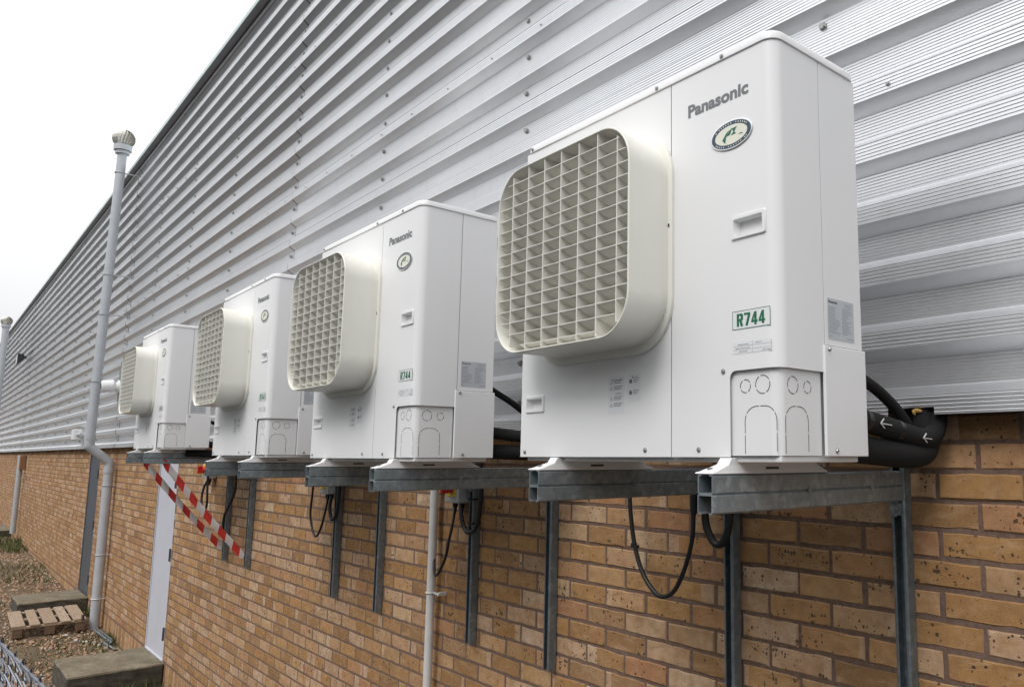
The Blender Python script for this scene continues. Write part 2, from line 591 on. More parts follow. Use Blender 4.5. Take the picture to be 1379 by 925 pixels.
for (cx, cy, rad, n, h) in ((-22.5, -.55, .75, 420, .22), (-21.0, -.25, .35, 160, .16), (-17.5, -.55, .55, 240, .10), (-16.2, -.35, .35, 120, .09),
                            (-12.4, -.07, .10, 60, .14), (-10.6, -.12, .22, 120, .10), (-10.1, -.45, .35, 120, .07), (-11.0, -.9, .5, 130, .06),
                            (-9.6, -1.0, .3, 90, .07), (-19.5, -1.1, .5, 150, .10), (-13.9, -1.2, .4, 120, .08), (-8.0, -.55, .25, 90, .09), (-7.9, -.2, .2, 80, .12)):
    for k in range(n):
        a, q = random.random() * 2 * PI, rad * math.sqrt(random.random())
        x, y = cx + q * math.cos(a) * 1.6, min(cy + q * math.sin(a), -.02)
        z = gz(x, y)
        hh = h * random.uniform(.5, 1.2)
        b = random.random() * 2 * PI
        wx, wy = math.cos(b) * .006, math.sin(b) * .006
        lx, ly = random.uniform(-.6, .6) * hh, random.uniform(-.6, .6) * hh
        gr.quad((x - wx, y - wy, z), (x + wx, y + wy, z), (x + lx * .5 + wx * .8, y + ly * .5 + wy * .8, z + hh * .6), (x + lx, y + ly, z + hh))
tag(gr.build('grass', M['grass']), 'short green grass growing in tufts along the wall', 'grass', kind='stuff')

# added trees, out of view, put here to block low sky from the wall
sky_screen = MB()
for k in range(26):
    cx, cy = -66 + 4.2 * k + random.uniform(-1, 1), -13.5 + random.uniform(-1.2, 1.2)
    hh, rr0 = random.uniform(6.5, 9.5), random.uniform(2.4, 3.4)
    sky_screen.tube([(cx, cy, -2.3), (cx + .2, cy, -2.25 + hh * .5)], [.22, .12], 6, 1)
    for t in range(420):
        a, e, q = random.random() * 2 * PI, math.asin(random.uniform(-1, 1)), random.uniform(.55, 1.0)
        c = Vector((cx + rr0 * q * math.cos(a) * math.cos(e), cy + rr0 * .9 * q * math.sin(a) * math.cos(e), -2.25 + hh * .52 + hh * .48 * q * math.sin(e)))
        u1 = Vector((random.uniform(-1, 1), random.uniform(-1, 1), random.uniform(-1, 1))).normalized()
        v1 = u1.orthogonal().normalized() * random.uniform(.22, .42)
        u1 = u1 * random.uniform(.22, .42)
        sky_screen.quad(c - u1, c - v1, c + u1, c + v1)
tag(sky_screen.build('wood', [M['grass'], M['shadedwood']]), 'added dark green trees, out of view, blocking low sky opposite the warehouse', 'wood', kind='stuff')

# ------------------------------------------------------------------ warehouse
ware = empty('warehouse', (0, 0, -2.25), 'long warehouse with ribbed grey metal cladding above a yellow brick base', 'building')


def wp(o):
    """parent to the warehouse keeping world coordinates"""
    o.parent = ware
    o.matrix_parent_inverse = Matrix.Translation((0, 0, 2.25))
    return o


X_L, X_R = -62.0, 1.6
DOORS = ((-8.985, -8.149), (-13.70, -12.83))
DTOP = 0.02


def brick_shape(L, H, j=0.0022, nx=5, dep=.0032):
    """front face with a worn, slightly wavy outline and rounded arrises; origin at the middle of the face"""
    R = random.uniform
    top = [(-L / 2 + L * k / nx, H / 2) for k in range(nx + 1)]
    bot = [(L / 2 - L * k / nx, -H / 2) for k in range(nx + 1)]
    outl = [(x + R(-j, j) * .5, z + R(-j, j)) for x, z in top + [(L / 2, 0)] + bot + [(-L / 2, 0)]]
    c = .0045
    inner = [(x * (1 - 2 * c / L), z * (1 - 2 * c / H)) for x, z in outl]
    n = len(outl)
    V = [(x, .03, z) for x, z in outl] + [(x, dep * R(.9, 1.3), z) for x, z in outl] + [(x, R(-.0012, .0008) * min(1, dep / .002), z) for x, z in inner]
    F = []
    for a in (0, n):
        for i in range(n):
            k = (i + 1) % n
            F.append((a + i, a + k, a + n + k, a + n + i))
    F.append(tuple(range(2 * n, 3 * n)))
    UV = [(x / L + .5, z / H + .5) for x, z in outl] * 2 + [(x / L + .5, z / H + .5) for x, z in inner]
    return V, F, UV


def mesh_uv(name, V, F, UV, mat):
    me = bpy.data.meshes.new(name)
    me.from_pydata(V, [], F)
    me.materials.append(mat)
    ul = me.uv_layers.new(name='UVMap')
    li = [0] * len(me.loops)
    me.loops.foreach_get('vertex_index', li)
    flat = []
    for i in li:
        flat.extend(UV[i])
    ul.data.foreach_set('uv', flat)
    bm = bmesh.new()
    bm.from_mesh(me)
    bmesh.ops.recalc_face_normals(bm, faces=bm.faces)
    bm.to_mesh(me)
    bm.free()
    return me


def sub_spans(x0, x1, z0):
    """cut a brick's x span by the door openings"""
    spans = [(x0, x1)]
    if z0 < DTOP:
        for a, b in DOORS:
            nx = []
            for p, q in spans:
                if q <= a - .012 or p >= b + .012:
                    nx.append((p, q))
                    continue
                if p < a - .05:
                    nx.append((p, a - .012))
                if q > b + .05:
                    nx.append((b + .012, q))
            spans = nx
    return spans


bricks = []
for k in range(-2, 27):
    z1 = -.075 * k - .005
    z0 = z1 - .065
    off = .1125 if k % 2 == 0 else 0.0
    x = math.floor(X_L / .225) * .225 + off
    while x < X_R:
        e = random.uniform(-.0025, .0025)
        for a, b in sub_spans(x + .005 + e, x + .220 + e, z0):
            if b - a > .03:
                bricks.append((a, b, z0, z1))
        x += .225
x = X_L
while x < X_R:                                                # soldier course at the foot of the wall
    for a, b in sub_spans(x + .005, x + .070, -2.1):
        if b - a > .03:
            bricks.append((a, b, -2.255, -2.04))
    x += .075

wall = MB()
XS = -1.6875
edges = [X_L] + sorted(e for d in DOORS for e in d) + [XS]
wall.box(XS, X_R, .0032, .20, -2.6, .15)
for i in range(0, len(edges), 2):
    wall.box(edges[i], edges[i + 1], .0010, .20, -2.6, .15)
for a, b in DOORS:
    wall.box(a, b, .09, .20, -2.6, .15)
    wall.box(a, b, .0032, .09, DTOP, .15)
wallo = wp(wall.build('brick_wall', M['mortar']))

ranked = []
for i, (a, b, z0, z1) in enumerate(bricks):
    if a < -9 or z1 > .07:
        continue
    c = px(((a + b) / 2, 0, (z0 + z1) / 2))
    p, q = px((a, 0, z0)), px((b, 0, z1))
    if not (-10 < c[0] < 1385 and c[1] < 932):
        continue
    if c[0] < 1160 and c[1] < 640 or c[0] < 940 and c[1] < 660:
        continue
    ranked.append((-abs(q[0] - p[0]) * abs(q[1] - p[1]), i))
ranked.sort()
solo = set(i for _, i in ranked[:300])
protos = {}
V, F, UV = [], [], []
for i, (a, b, z0, z1) in enumerate(bricks):
    L, H = b - a, z1 - z0
    cx, cz = (a + b) / 2, (z0 + z1) / 2
    if i in solo:
        dp = .0032 if a > XS else .0011
        key = (round(L, 2), round(H, 2), random.randrange(9), dp)
        if key not in protos:
            protos[key] = mesh_uv('brick', *brick_shape(round(L, 2) if L < .2 else .215, H, dep=dp), M['brick'])
        o = link('brick', protos[key], wallo)
        o.location = (cx, random.uniform(-.0022, .0018) * (1 if a > XS else .3), cz)
        o.rotation_euler = (random.uniform(-.006, .006), random.uniform(-.004, .004), random.uniform(-.006, .006) * (1 if a > XS else .35))
    else:
        if a < -30 or L < .1:
            bv, bf, bu = brick_shape(L, H, .0015, 1, .0010)
        else:
            bv, bf, bu = brick_shape(L, H, .002, 2, .0010 if a < XS else .0032)
        n0 = len(V)
        dy = random.uniform(-.0007, .0003)
        V.extend([(p[0] + cx, p[1] + dy, p[2] + cz) for p in bv])
        F.extend([tuple(n0 + t for t in f) for f in bf])
        UV.extend(bu)
o = link('brickwork', mesh_uv('brickwork', V, F, UV, M['bricks']), wallo)
tag(o, kind='stuff')

# doors
for (a, b), leafm, ztop in ((DOORS[0], 'door', DTOP), (DOORS[1], 'ddoor', DTOP)):
    dm = MB()
    dm.box(a + .03, b - .03, .010, .05, -2.03, ztop - .03)
    dr = wp(dm.build('door', M[leafm], bevel=.002))
    tag(dr, 'pale lilac grey flush door' if leafm == 'door' else 'dark grey steel door')
    f = MB()
    f.box(a + .001, a + .028, .002, .08, -2.05, ztop - .002)
    f.box(b - .028, b - .001, .002, .08, -2.05, ztop - .002)
    f.box(a + .028, b - .028, .002, .08, ztop - .028, ztop - .002)
    f.box(a + .028, b - .028, -.002, .08, -2.055, -2.026)
    f.build('door_frame', M[leafm], dr, bevel=.002)
    for zz in (-.30, -1.02, -1.78):
        h = MB()
        h.box(b - .050, b - .014, -.006, .012, zz - .06, zz + .06)
        h.cyl((b - .031, -.006, zz - .062), (0, 0, 1), .009, .124, 8)
        h.build('hinge', M['hinge'], dr)

# cladding
CZ0, PER, NP = .0692, .179, 22


def clad_profile(n0, n1, tail=False):
    pr = []

    def ribbed(za, zb, y, n):
        p = (zb - za) / n
        for i in range(n):
            pr.append((y, za + p * i))
            pr.append((y, za + p * (i + .66)))
            pr.append((y + .0013, za + p * (i + .83)))
        pr.append((y, zb))
    for n in range(n0, n1):
        z = CZ0 + PER * n
        ribbed(z, z + .050, -.080, 5)
        ribbed(z + .078, z + .151, -.040, 8)
    z = CZ0 + PER * n1
    pr.append((-.080, z))
    if not tail:
        pr.append((-.080, z + .030))
    return pr


SEAMS = [1.6, -4.96, -11.3, -17.65, -24.0, -33.0, -48.0, -62.0]
ROWS = [(0, 5), (5, 10), (10, 16), (16, 21)]
for i in range(len(SEAMS) - 1):
    for r, (n0, n1) in enumerate(ROWS):
        m = MB()
        pr = clad_profile(n0, n1)
        dy = -.0016 * r - (.0025 if i % 2 == 0 else 0.0) - .0004 * i
        xa, xb = SEAMS[i + 1] + .007, SEAMS[i] - .007
        if i == 0:
            xb = SEAMS[0]
        cut = (-.085, .045) if (i == 0 and r == 0) else None
        spans = [(xa, xb)] if not cut else [(xa, cut[0]), (cut[1], xb)]
        for p, q in spans:
            m.rings([[(x, y + dy, z) for y, z in pr] for x in (p, q)], cap0=False, cap1=False, closed=False)
        if cut:                                               # notch cut at the bottom edge for the pipes
            p2 = [t for t in pr if t[1] > CZ0 + .018]
            m.rings([[(x, y + dy, z) for y, z in p2] for x in cut], cap0=False, cap1=False, closed=False)
        # folded returns at top, bottom and the two ends so that the sheet has thickness
        t = .0012
        m.rings([[(x, y + dy + t, z) for y, z in pr] for x in (xa, xb)], cap0=False, cap1=False, closed=False) if not cut else None
        wp(m.build('cladding_sheet', M['clad']))
m = MB()
m.box(X_L, X_R, -.030, .30, .155, 3.86)
wp(m.build('wall_lining', M['dark']))
m = MB()
m.box(X_L, 1.59, -.034, -.001, CZ0 + .012, .150)
wp(m.build('closure_strip', M['dark']))
# eave trim: drip flashing, soffit and roof edge
m = MB()
ZE = 3.9177
m.extrude([(-.150, ZE - .042), (-.146, ZE - .045), (-.146, ZE - .006), (.6, ZE + .09), (.6, ZE + .098), (-.150, ZE)], X_L, X_R, lambda p, q, t: (t, p, q))
wp(m.build('eave_trim', M['trim']))
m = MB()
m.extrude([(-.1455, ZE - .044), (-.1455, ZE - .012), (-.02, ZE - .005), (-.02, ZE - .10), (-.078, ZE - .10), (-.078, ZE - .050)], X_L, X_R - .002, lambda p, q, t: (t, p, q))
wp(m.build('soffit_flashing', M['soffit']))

# cladding bolts: washer and hex head
bm_ = MB()
bm_.cyl((0, 0, 0), (0, -1, 0), .0130, .0025, 12)
bm_.cyl((0, -.0025, 0), (0, -1, 0), .0100, .008, 6)
b0 = bm_.build('bolt', M['screw'])
bolt_me = b0.data
bpy.data.objects.remove(b0)
rv = MB()
rv.cyl((0, 0, 0), (0, -1, 0), .0065, .004, 8, r2=.004)
r0 = rv.build('rivet', M['screw'])
rivet_me = r0.data
bpy.data.objects.remove(r0)
colsx = [1.3, -.275, -1.90, -3.45, -5.02, -6.68, -8.2] + [-8.2 - 1.6 * k for k in range(1, 30)]
far = MB()
cnt = 0
for x in colsx:
    for n in range(21):
        z = CZ0 + PER * n + .122
        pp = px((x, -.045, z))
        if cnt < 150 and -20 < pp[0] < 1400 and -20 < pp[1] < 940:
            o = wp(link('bolt', bolt_me))
            o.location = (x + random.uniform(-.006, .006), -.0455, z + random.uniform(-.006, .006))
            cnt += 1
        elif x < -5:
            far.box(x - .014, x + .014, -.062, -.0445, z - .011, z + .011)
for n in (5, 10, 16):
    for k in range(60):
        x = 1.2 - .42 * k + random.uniform(-.02, .02)
        z = CZ0 + PER * n + .022
        pp = px((x, -.09, z))
        if not (-20 < pp[0] < 1400 and -20 < pp[1] < 940):
            continue
        if x > -8:
            o = wp(link('rivet', rivet_me))
            o.location = (x, -.0875, z)
        else:
            far.box(x - .006, x + .006, -.095, -.086, z - .006, z + .006)
o = wp(far.build('bolt_heads', M['screw']))
tag(o, kind='stuff')

# ------------------------------------------------------------------ air conditioning units
W, D, H = .9085, .3028, .8961
RC = .030


def plan(o, xs=.605, ye=.157, n=9):
    """front face -> rounded corner -> right side, inset by o"""
    P = [(xs, o)]
    for xq in (.7785, .794, .868, .8765):
        if xq > xs + .001:
            P.append((xq, o))
    r = RC - o
    cx, cy = W - RC, RC
    for k in range(n + 1):
        a = -PI / 2 + PI / 2 * k / n
        P.append((cx + r * math.cos(a), cy + r * math.sin(a)))
    P.append((W - o, .146))
    P.append((W - o, ye))
    return P


def panel(mb, outer, inner, zs, mask):
    ni, nj_ = len(outer) - 1, len(zs) - 1

    def P(side, i, j):
        q = outer[i] if side == 0 else inner[i]
        return (q[0], q[1], zs[j])
    ok = lambda i, j: 0 <= i < ni and 0 <= j < nj_ and mask(i, j)
    for i in range(ni):
        for j in range(nj_):
            if not ok(i, j):
                continue
            mb.quad(P(0, i, j), P(0, i + 1, j), P(0, i + 1, j + 1), P(0, i, j + 1))
            mb.quad(P(1, i, j + 1), P(1, i + 1, j + 1), P(1, i + 1, j), P(1, i, j))
            if not ok(i - 1, j):
                mb.quad(P(0, i, j), P(0, i, j + 1), P(1, i, j + 1), P(1, i, j))
            if not ok(i + 1, j):
                mb.quad(P(0, i + 1, j + 1), P(0, i + 1, j), P(1, i + 1, j), P(1, i + 1, j + 1))
            if not ok(i, j - 1):
                mb.quad(P(0, i + 1, j), P(0, i, j), P(1, i, j), P(1, i + 1, j))
            if not ok(i, j + 1):
                mb.quad(P(0, i, j + 1), P(0, i + 1, j + 1), P(1, i + 1, j + 1), P(1, i, j + 1))


def weld(o):
    bm = bmesh.new()
    bm.from_mesh(o.data)
    bmesh.ops.remove_doubles(bm, verts=bm.verts, dist=1e-5)
    bmesh.ops.recalc_face_normals(bm, faces=bm.faces)
    bm.to_mesh(o.data)
    bm.free()
    o.data.shade_smooth()
    o.data.set_sharp_from_angle(angle=math.radians(28))


def text_mesh(name, body, mat, width, height, parent, origin, side=False, bold=0.0):
    """flat print: lettering stretched to WIDTH x HEIGHT with its lower left corner at ORIGIN"""
    cu = bpy.data.curves.new(name, 'FONT')
    cu.body = body
    cu.size = 1.0
    cu.offset = bold
    cu.resolution_u = 4
    tmp = bpy.data.objects.new(name, cu)
    COL.objects.link(tmp)
    dg = bpy.context.evaluated_depsgraph_get()
    me = bpy.data.meshes.new_from_object(tmp.evaluated_get(dg))
    bpy.data.objects.remove(tmp)
    xs_ = [v.co.x for v in me.vertices]
    ys_ = [v.co.y for v in me.vertices]
    sx, sy = width / (max(xs_) - min(xs_)), height / (max(ys_) - min(ys_))
    for v in me.vertices:
        a, b = (v.co.x - min(xs_)) * sx, (v.co.y - min(ys_)) * sy
        v.co = (origin[0], origin[1] + a, origin[2] + b) if side else (origin[0] + a, origin[1], origin[2] + b)
    me.materials.clear()
    me.materials.append(mat)
    me.name = name
    return link(name, me, parent)


def flat(mb, x0, x1, z0, z1, y, m=0):
    mb.quad((x0, y, z0), (x1, y, z0), (x1, y, z1), (x0, y, z1), m=m)


def flats(mb, y0, y1, z0, z1, x, m=0):
    mb.quad((x, y0, z0), (x, y1, z0), (x, y1, z1), (x, y0, z1), m=m)


def print_lines(rows, put, cw=.0030):
    """rows of short dashes standing in for print too small to read; put(a0,a1,b0,b1)"""
    for (a0, a1, b) in rows:
        a = a0
        while a < a1:
            q = min(a1, a + cw * random.uniform(1.0, 3.2))
            put(a, q, b, b + .0016)
            a = q + cw * .45


unit = empty('air_conditioner', (0, 0, 0), 'x', 'air conditioner', 'outdoor AC units along the cladding')

# inner body, base tray, left and front panels
m = MB()
m.box(.004, W - .0145, .0145, D - .002, .006, H - .022)
m.build('casing', M['white2'], unit)
m = MB()
m.box(.012, W - .012, .016, D - .010, -.010, .0055)
m.build('base_tray', M['white2'], unit, bevel=.003)

HX0, HX1, HZ0, HZ1 = .794, .8765, .463, .503
pts_o = [(.0015, 0), (.024, 0), (.113, 0), (.6025, 0)]
pts_i = [(.0015, .0016), (.024, .0016), (.113, .0016), (.6025, .0016)]
m = MB()
zl = [.001, .121, .166, H - .0215]
panel(m, pts_o, pts_i, zl, lambda i, j: not (i == 1 and j == 1))
m.box(.0, .0025, .002, D, .001, H - .0215)
fp = m.build('front_panel', M['white'], unit)
weld(fp)


def handle(x0, x1, z0, z1):
    q = MB()
    b = .009
    fr = [rrect(x0 - b, x1 + b, z0 - b, z1 + b, .004, 3), rrect(x0 - b + .002, x1 + b - .002, z0 - b + .002, z1 + b - .002, .003, 3),
          rrect(x0 - .001, x1 + .001, z0 - .001, z1 + .001, .003, 3), rrect(x0 + .004, x1 - .004, z0 + .004, z1 - .001, .002, 3)]
    q.rings([[(x, y, z) for x, z in r] for r, y in zip(fr, (-.0002, -.0042, -.0042, .016))], cap0=False, cap1=True)
    o = q.build('grip', M['white'], unit, smooth=35)
    return o


handle(.033, .104, .129, .158)
m = MB()
zl = [.001, .179, HZ0, HZ1, H - .0215]
Po, Pi = plan(0), plan(.0016)
sx_rec, sx_h0, sx_h1 = 1, 2, 4                     # indices of .7785, .794, .8765 in the plan


def svc_mask(i, j):
    if j == 0 and 1 <= i:
        return i >= len(Po) - 2 and False
    if j == 2 and sx_h0 <= i < sx_h1:
        return False
    return True


panel(m, Po, Pi, zl, svc_mask)
rr = .016                                          # rounded inner corner of the opening
arc = [(.7785 + rr - rr * math.sin(t * PI / 12), .179 - rr + rr * math.cos(t * PI / 12)) for t in range(7)]
poly = [(.7785, .179)] + list(reversed(arc))
m.extrude(poly, 0.00002, .0016, lambda p, q, t: (p, t, q))
sp = m.build('service_panel', M['white'], unit)
weld(sp)
handle(HX0 + .003, HX1 - .003, HZ0 + .003, HZ1 - .003)
# recessed pipe cover behind the opening
m = MB()
panel(m, plan(.008, .768, .150), plan(.0095, .768, .150), [.004, .186], lambda i, j: True)
pc = m.build('pipe_cover', M['white2'], unit)
weld(pc)


def knock(put, c, z, r, n=4, gap=.32):
    for k in range(n):
        a0 = 2 * PI * k / n + gap / 2 + .4
        a1 = 2 * PI * (k + 1) / n - gap / 2 + .4
        for t in range(5):
            p, q = a0 + (a1 - a0) * t / 5, a0 + (a1 - a0) * (t + 1) / 5
            put([(c + (r + d) * math.cos(e), z + (r + d) * math.sin(e)) for e, d in ((p, -.0009), (q, -.0009), (q, .0009), (p, .0009))])


def arch(put, c, w_, zb, zt, r):
    P = [(c - w_, zb)]
    n = 6
    P += [(c - w_ + r - r * math.cos(PI / 2 * k / n), zt - r + r * math.sin(PI / 2 * k / n)) for k in range(n + 1)]
    P += [(c + w_ - r + r * math.sin(PI / 2 * k / n), zt - r + r * math.cos(PI / 2 * k / n)) for k in range(n + 1)]
    P.append((c + w_, zb))
    L = [0]
    for a, b in zip(P, P[1:]):
        L.append(L[-1] + math.dist(a, b))
    tot = L[-1]
    N = 60
    t = .0008

    def at(s):
        for i in range(len(P) - 1):
            if s <= L[i + 1]:
                f = (s - L[i]) / max(1e-9, L[i + 1] - L[i])
                return (P[i][0] + (P[i + 1][0] - P[i][0]) * f, P[i][1] + (P[i + 1][1] - P[i][1]) * f), (P[i + 1][0] - P[i][0], P[i + 1][1] - P[i][1])
        return P[-1], (0, -1)
    for k in range(N):
        if k % 10 == 9:
            continue
        (a, ta), (b, tb) = at(tot * k / N), at(tot * (k + 1) / N)
        l_ = math.hypot(*ta) or 1
        nx, nz = -ta[1] / l_ * t, ta[0] / l_ * t
        put([(a[0] + nx, a[1] + nz), (b[0] + nx, b[1] + nz), (b[0] - nx, b[1] - nz), (a[0] - nx, a[1] - nz)])


for fn, args in ((0, (knock, .8145, .146, .0135)), (0, (knock, .860, .147, .0185, 4, .25)), (0, (arch, .8535, .041, .008, .1035, .030)),
                 (1, (knock, .0535, .1455, .0175, 4, .25)), (1, (knock, .103, .1440, .0125)), (1, (arch, .0655, .038, .008, .103, .030))):
    m = MB()
    put = (lambda P: m.quad(*[(x, .0076, z) for x, z in P])) if fn == 0 else (lambda P: m.quad(*[(W - .0076, y, z) for y, z in P]))
    args[0](put, *args[1:])
    m.build('knockout', M['slot'], unit)

# rear side panel and lower rear cover
m = MB()
m.box(W - .0035, W - .0002, .1595, D, .2385, H - .0215)
m.build('side_panel', M['white'], unit, bevel=.0008)
m = MB()
m.box(W - .003, W + .0045, .1515, D + .006, .0025, .2365)
m.build('rear_cover', M['white'], unit, bevel=.0018)

# lid
m = MB()
lo = .0035
ring = lambda o, rf: [(x, y) for x, y in rrect(-o, W + o, -o, D + .006 + o, rf, 6)]
m.rings([[(x, y, z) for x, y in ring(o, .033)] for o, z in ((lo - .0012, H - .0205), (lo, H - .0195), (lo, H - .006), (lo - .002, H - .0018), (lo - .007, H))])
m.build('lid', M['white'], unit, smooth=40)

# fan shroud (tapering duct) and its grille
BX0, BX1, BZ0, BZ1 = .075, .612, .262, .755
BD = .138
m = MB()
R8 = lambda g_, dz, r: rrect(BX0 - g_, BX1 + g_, BZ0 - g_ - dz, BZ1 + g_ + dz, r, 10)
sh = [(R8(.002, .020, .125), -.0002), (R8(.002, .020, .125), -.0085), (R8(-.001, .0185, .122), -.0105), (R8(-.008, .012, .118), -.0115), (R8(-.0085, .010, .117), -.020),
      (R8(-.003, .003, .103), -BD + .012), (R8(-.0005, 0, .100), -BD + .002), (R8(-.0020, 0, .0985), -BD), (R8(-.0042, 0, .097), -BD), (R8(-.0052, 0, .096), -BD + .002), (R8(-.0072, .001, .101), -.030)]
m.rings([[(x, y, z) for x, z in r] for r, y in sh], cap0=False, cap1=False)
shroud = m.build('fan_shroud', M['cream'], unit, smooth=38)
m = MB()
m.rings([[(x, y, z) for x, z in R8(-.012, .004, .103)] for y in (-.004, -.0035)])
m.build('backing', M['cream'], shroud)
m = MB()
cxb, czb = (BX0 + BX1) / 2, (BZ0 + BZ1) / 2
m.cyl((cxb, -.006, czb), (0, -1, 0), .055, .045, 20, r2=.045)
for k in range(5):
    a = 2 * PI * k / 5 + .3
    rs = []
    for t in range(6):
        rad = .05 + .175 * t / 5
        tw = .55 - .25 * t / 5
        wd = .035 + .05 * t / 5
        row = []
        for e in (-1, 1):
            ang = a + e * wd / rad * .6 + .25 * t / 5
            row.append((cxb + rad * math.cos(ang), -.028 + e * wd * math.sin(tw) * .5 * .7, czb + rad * math.sin(ang)))
        rs.append(row)
    for t in range(5):
        p, q = rs[t], rs[t + 1]
        m.quad(p[0], p[1], q[1], q[0])
        off_ = .002
        m.quad(*[(x, y + off_, z) for x, y, z in (q[0], q[1], p[1], p[0])])
m.build('fan', M['fan'], shroud, smooth=40)


def clip_extent(v, lo_, hi_, other0, other1, r):
    """half range of a bar inside a rounded rectangle"""
    d = 0.0
    if v < lo_ + r:
        t = lo_ + r - v
        d = r - math.sqrt(max(0, r * r - t * t))
    elif v > hi_ - r:
        t = v - (hi_ - r)
        d = r - math.sqrt(max(0, r * r - t * t))
    return other0 + d, other1 - d


GI = .0085
for x in (.141, .2115, .2825, .3530, .4240, .4950, .5660):
    z0, z1 = clip_extent(x, BX0 + GI, BX1 - GI, BZ0 + GI, BZ1 - GI, .106)
    m = MB()
    m.box(x - .0013, x + .0013, -BD + .0035, -BD + .062, z0 - .001, z1 + .001)
    m.build('grille_bar', M['grille'], shroud)
for k in range(15):
    z = .7175 - .03107 * k
    x0, x1 = clip_extent(z, BZ0 + GI, BZ1 - GI, BX0 + GI, BX1 - GI, .106)
    xa_, xb_ = clip_extent(max(z - .021, BZ0 + GI), BZ0 + GI, BZ1 - GI, BX0 + GI, BX1 - GI, .106)
    x0, x1 = max(x0, xa_), min(x1, xb_)
    m = MB()
    # horizontal vane, deep and tilted a little
    m.extrude([(-BD + .0042, z - .0009), (-BD + .0042, z + .0009), (-BD + .064, z - .0195), (-BD + .064, z - .0212)], x0 - .001, x1 + .001, lambda p, q, t: (t, p, q))
    m.build('grille_vane', M['grille'], shroud)
m = MB()
m.box(.6045, .6085, -.012, -.004, .526, .5335)
m.build('clip', M['dark'], shroud)

# screws
for (x, z) in ((.761, .180), (.024, .014), (.517, .0165), (.688, .0165), (.031, H - .012), (.557, H - .013), (.767, H - .0125)):
    m = MB()
    y = -.0002 if z < .8 else -.0036
    m.cyl((x, y, z), (0, -1, 0), .0056, .0012, 10)
    m.cyl((x, y - .0012, z), (0, -1, 0), .0045, .0028, 8, r2=.0030)
    m.build('screw', M['screw'], unit)
for (y, z) in ((.168, .229), (.186, .0145)):
    m = MB()
    m.cyl((W + .0045, y, z), (1, 0, 0), .0056, .0012, 10)
    m.cyl((W + .0057, y, z), (1, 0, 0), .0045, .0028, 8, r2=.0030)
    m.build('screw', M['screw'], unit)

# print: maker's name, badge, R744 plate, rating plate and warnings
YP = -.0007
text_mesh('logo', 'Panasonic', M['ink'], .180, .0305, unit, (.660, YP, .7735), bold=.034)
bc = (.7915, .694)
m = MB()
ell = lambda a, b, y, n=36: [(bc[0] + a * math.cos(2 * PI * k / n), y, bc[1] + b * math.sin(2 * PI * k / n)) for k in range(n)]
m.rings([ell(.0600, .0330, -.0003), ell(.0600, .0330, -.0022), ell(.0585, .0315, -.0028), ell(.0565, .0297, -.0024)], cap0=False, cap1=False)
bd = m.build('badge', M['chrome'], unit, smooth=40)
m = MB()
m.rings([ell(.0568, .0300, -.0020), ell(.0568, .0300, -.0023)], cap0=False)
m.build('badge_ring', M['navy'], bd)
m = MB()
m.rings([ell(.0460, .0215, -.0023), ell(.0460, .0215, -.0028)], cap0=False)
m.build('badge_face', M['badge'], bd)
m = MB()
for P in (((-.020, -.006), (-.013, -.014), (-.011, -.003), (-.004, .010), (-.012, .004)), ((-.010, -.001), (-.002, .0), (.004, .012), (-.004, .008)),
          ((.000, -.002), (.012, -.001), (.008, .003), (.014, .012), (.002, .010), (.006, .004)), ((.016, -.004), (.028, -.006), (.024, -.003))):
    m.quad(*[(bc[0] + a * 1.25, -.0031, bc[1] + b * 1.2) for a, b in P])
m.build('badge_emblem', M['emblem'], bd)
m = MB()
for k in range(44):
    a = 2 * PI * k / 44
    if abs(math.cos(a)) > .86 or k % 7 == 3:
        continue
    x, z = bc[0] + .0514 * math.cos(a), bc[1] + .0258 * math.sin(a)
    flat(m, x - .0011, x + .0011, z - .0015, z + .0015, -.0029)
m.build('badge_lettering', M['badge'], bd)

m = MB()
x0, x1, z0, z1 = .788, .889, .2645, .3035
flat(m, x0, x1, z0, z1, YP + .0002, 0)
for q in ((x0, x1, z0, z0 + .0011), (x0, x1, z1 - .0011, z1), (x0, x0 + .0011, z0, z1), (x1 - .0011, x1, z0, z1)):
    flat(m, *q, YP - .0001, 1)
pl = m.build('refrigerant_label', [M['paper'], M['green']], unit)
m = MB()
gw, gh, gs = .0158, .0270, .0050


def glyph(ch, gx, gz0):
    q = []
    if ch == 'R':
        q = [[(0, 0), (gs, 0), (gs, gh), (0, gh)], [(gs, gh), (gs, gh - .0042), (.0095, gh - .0042), (.0130, gh)], [(.0130, gh), (.0095, gh - .0042), (.0106, gh - .0060), (gw, gh - .0035)],
             [(gw, gh - .0035), (.0106, gh - .0060), (.0106, .0150), (gw, .0140)], [(gw, .0140), (.0106, .0150), (.0095, .0160), (.0125, .0118)], [(.0125, .0118), (.0095, .0160), (gs, .0160), (gs, .0118)],
             [(.0070, .0118), (.0122, .0118), (gw + .0004, 0), (.0106, 0)]]
    elif ch == '7':
        q = [[(0, gh), (0, gh - .0046), (gw - .0052, gh - .0046), (gw, gh)], [(gw, gh), (gw - .0052, gh - .0046), (.0035, 0), (.0088, 0)], [(gw, gh), (.0088, 0), (gw, gh - .0055)]]
    else:
        q = [[(.0082, 0), (.0130, 0), (.0130, .0050), (.0082, .0050)], [(0, .0050), (gw, .0050), (gw, .0092), (0, .0092)], [(.0082, .0092), (.0130, .0092), (.0130, gh), (.0082, gh)],
             [(0, .0092), (.0046, .0092), (.0082, gh - .0060), (.0082, gh)]]
    for P in q:
        m.quad(*[(gx + a_, YP - .0002, gz0 + b_) for a_, b_ in P])


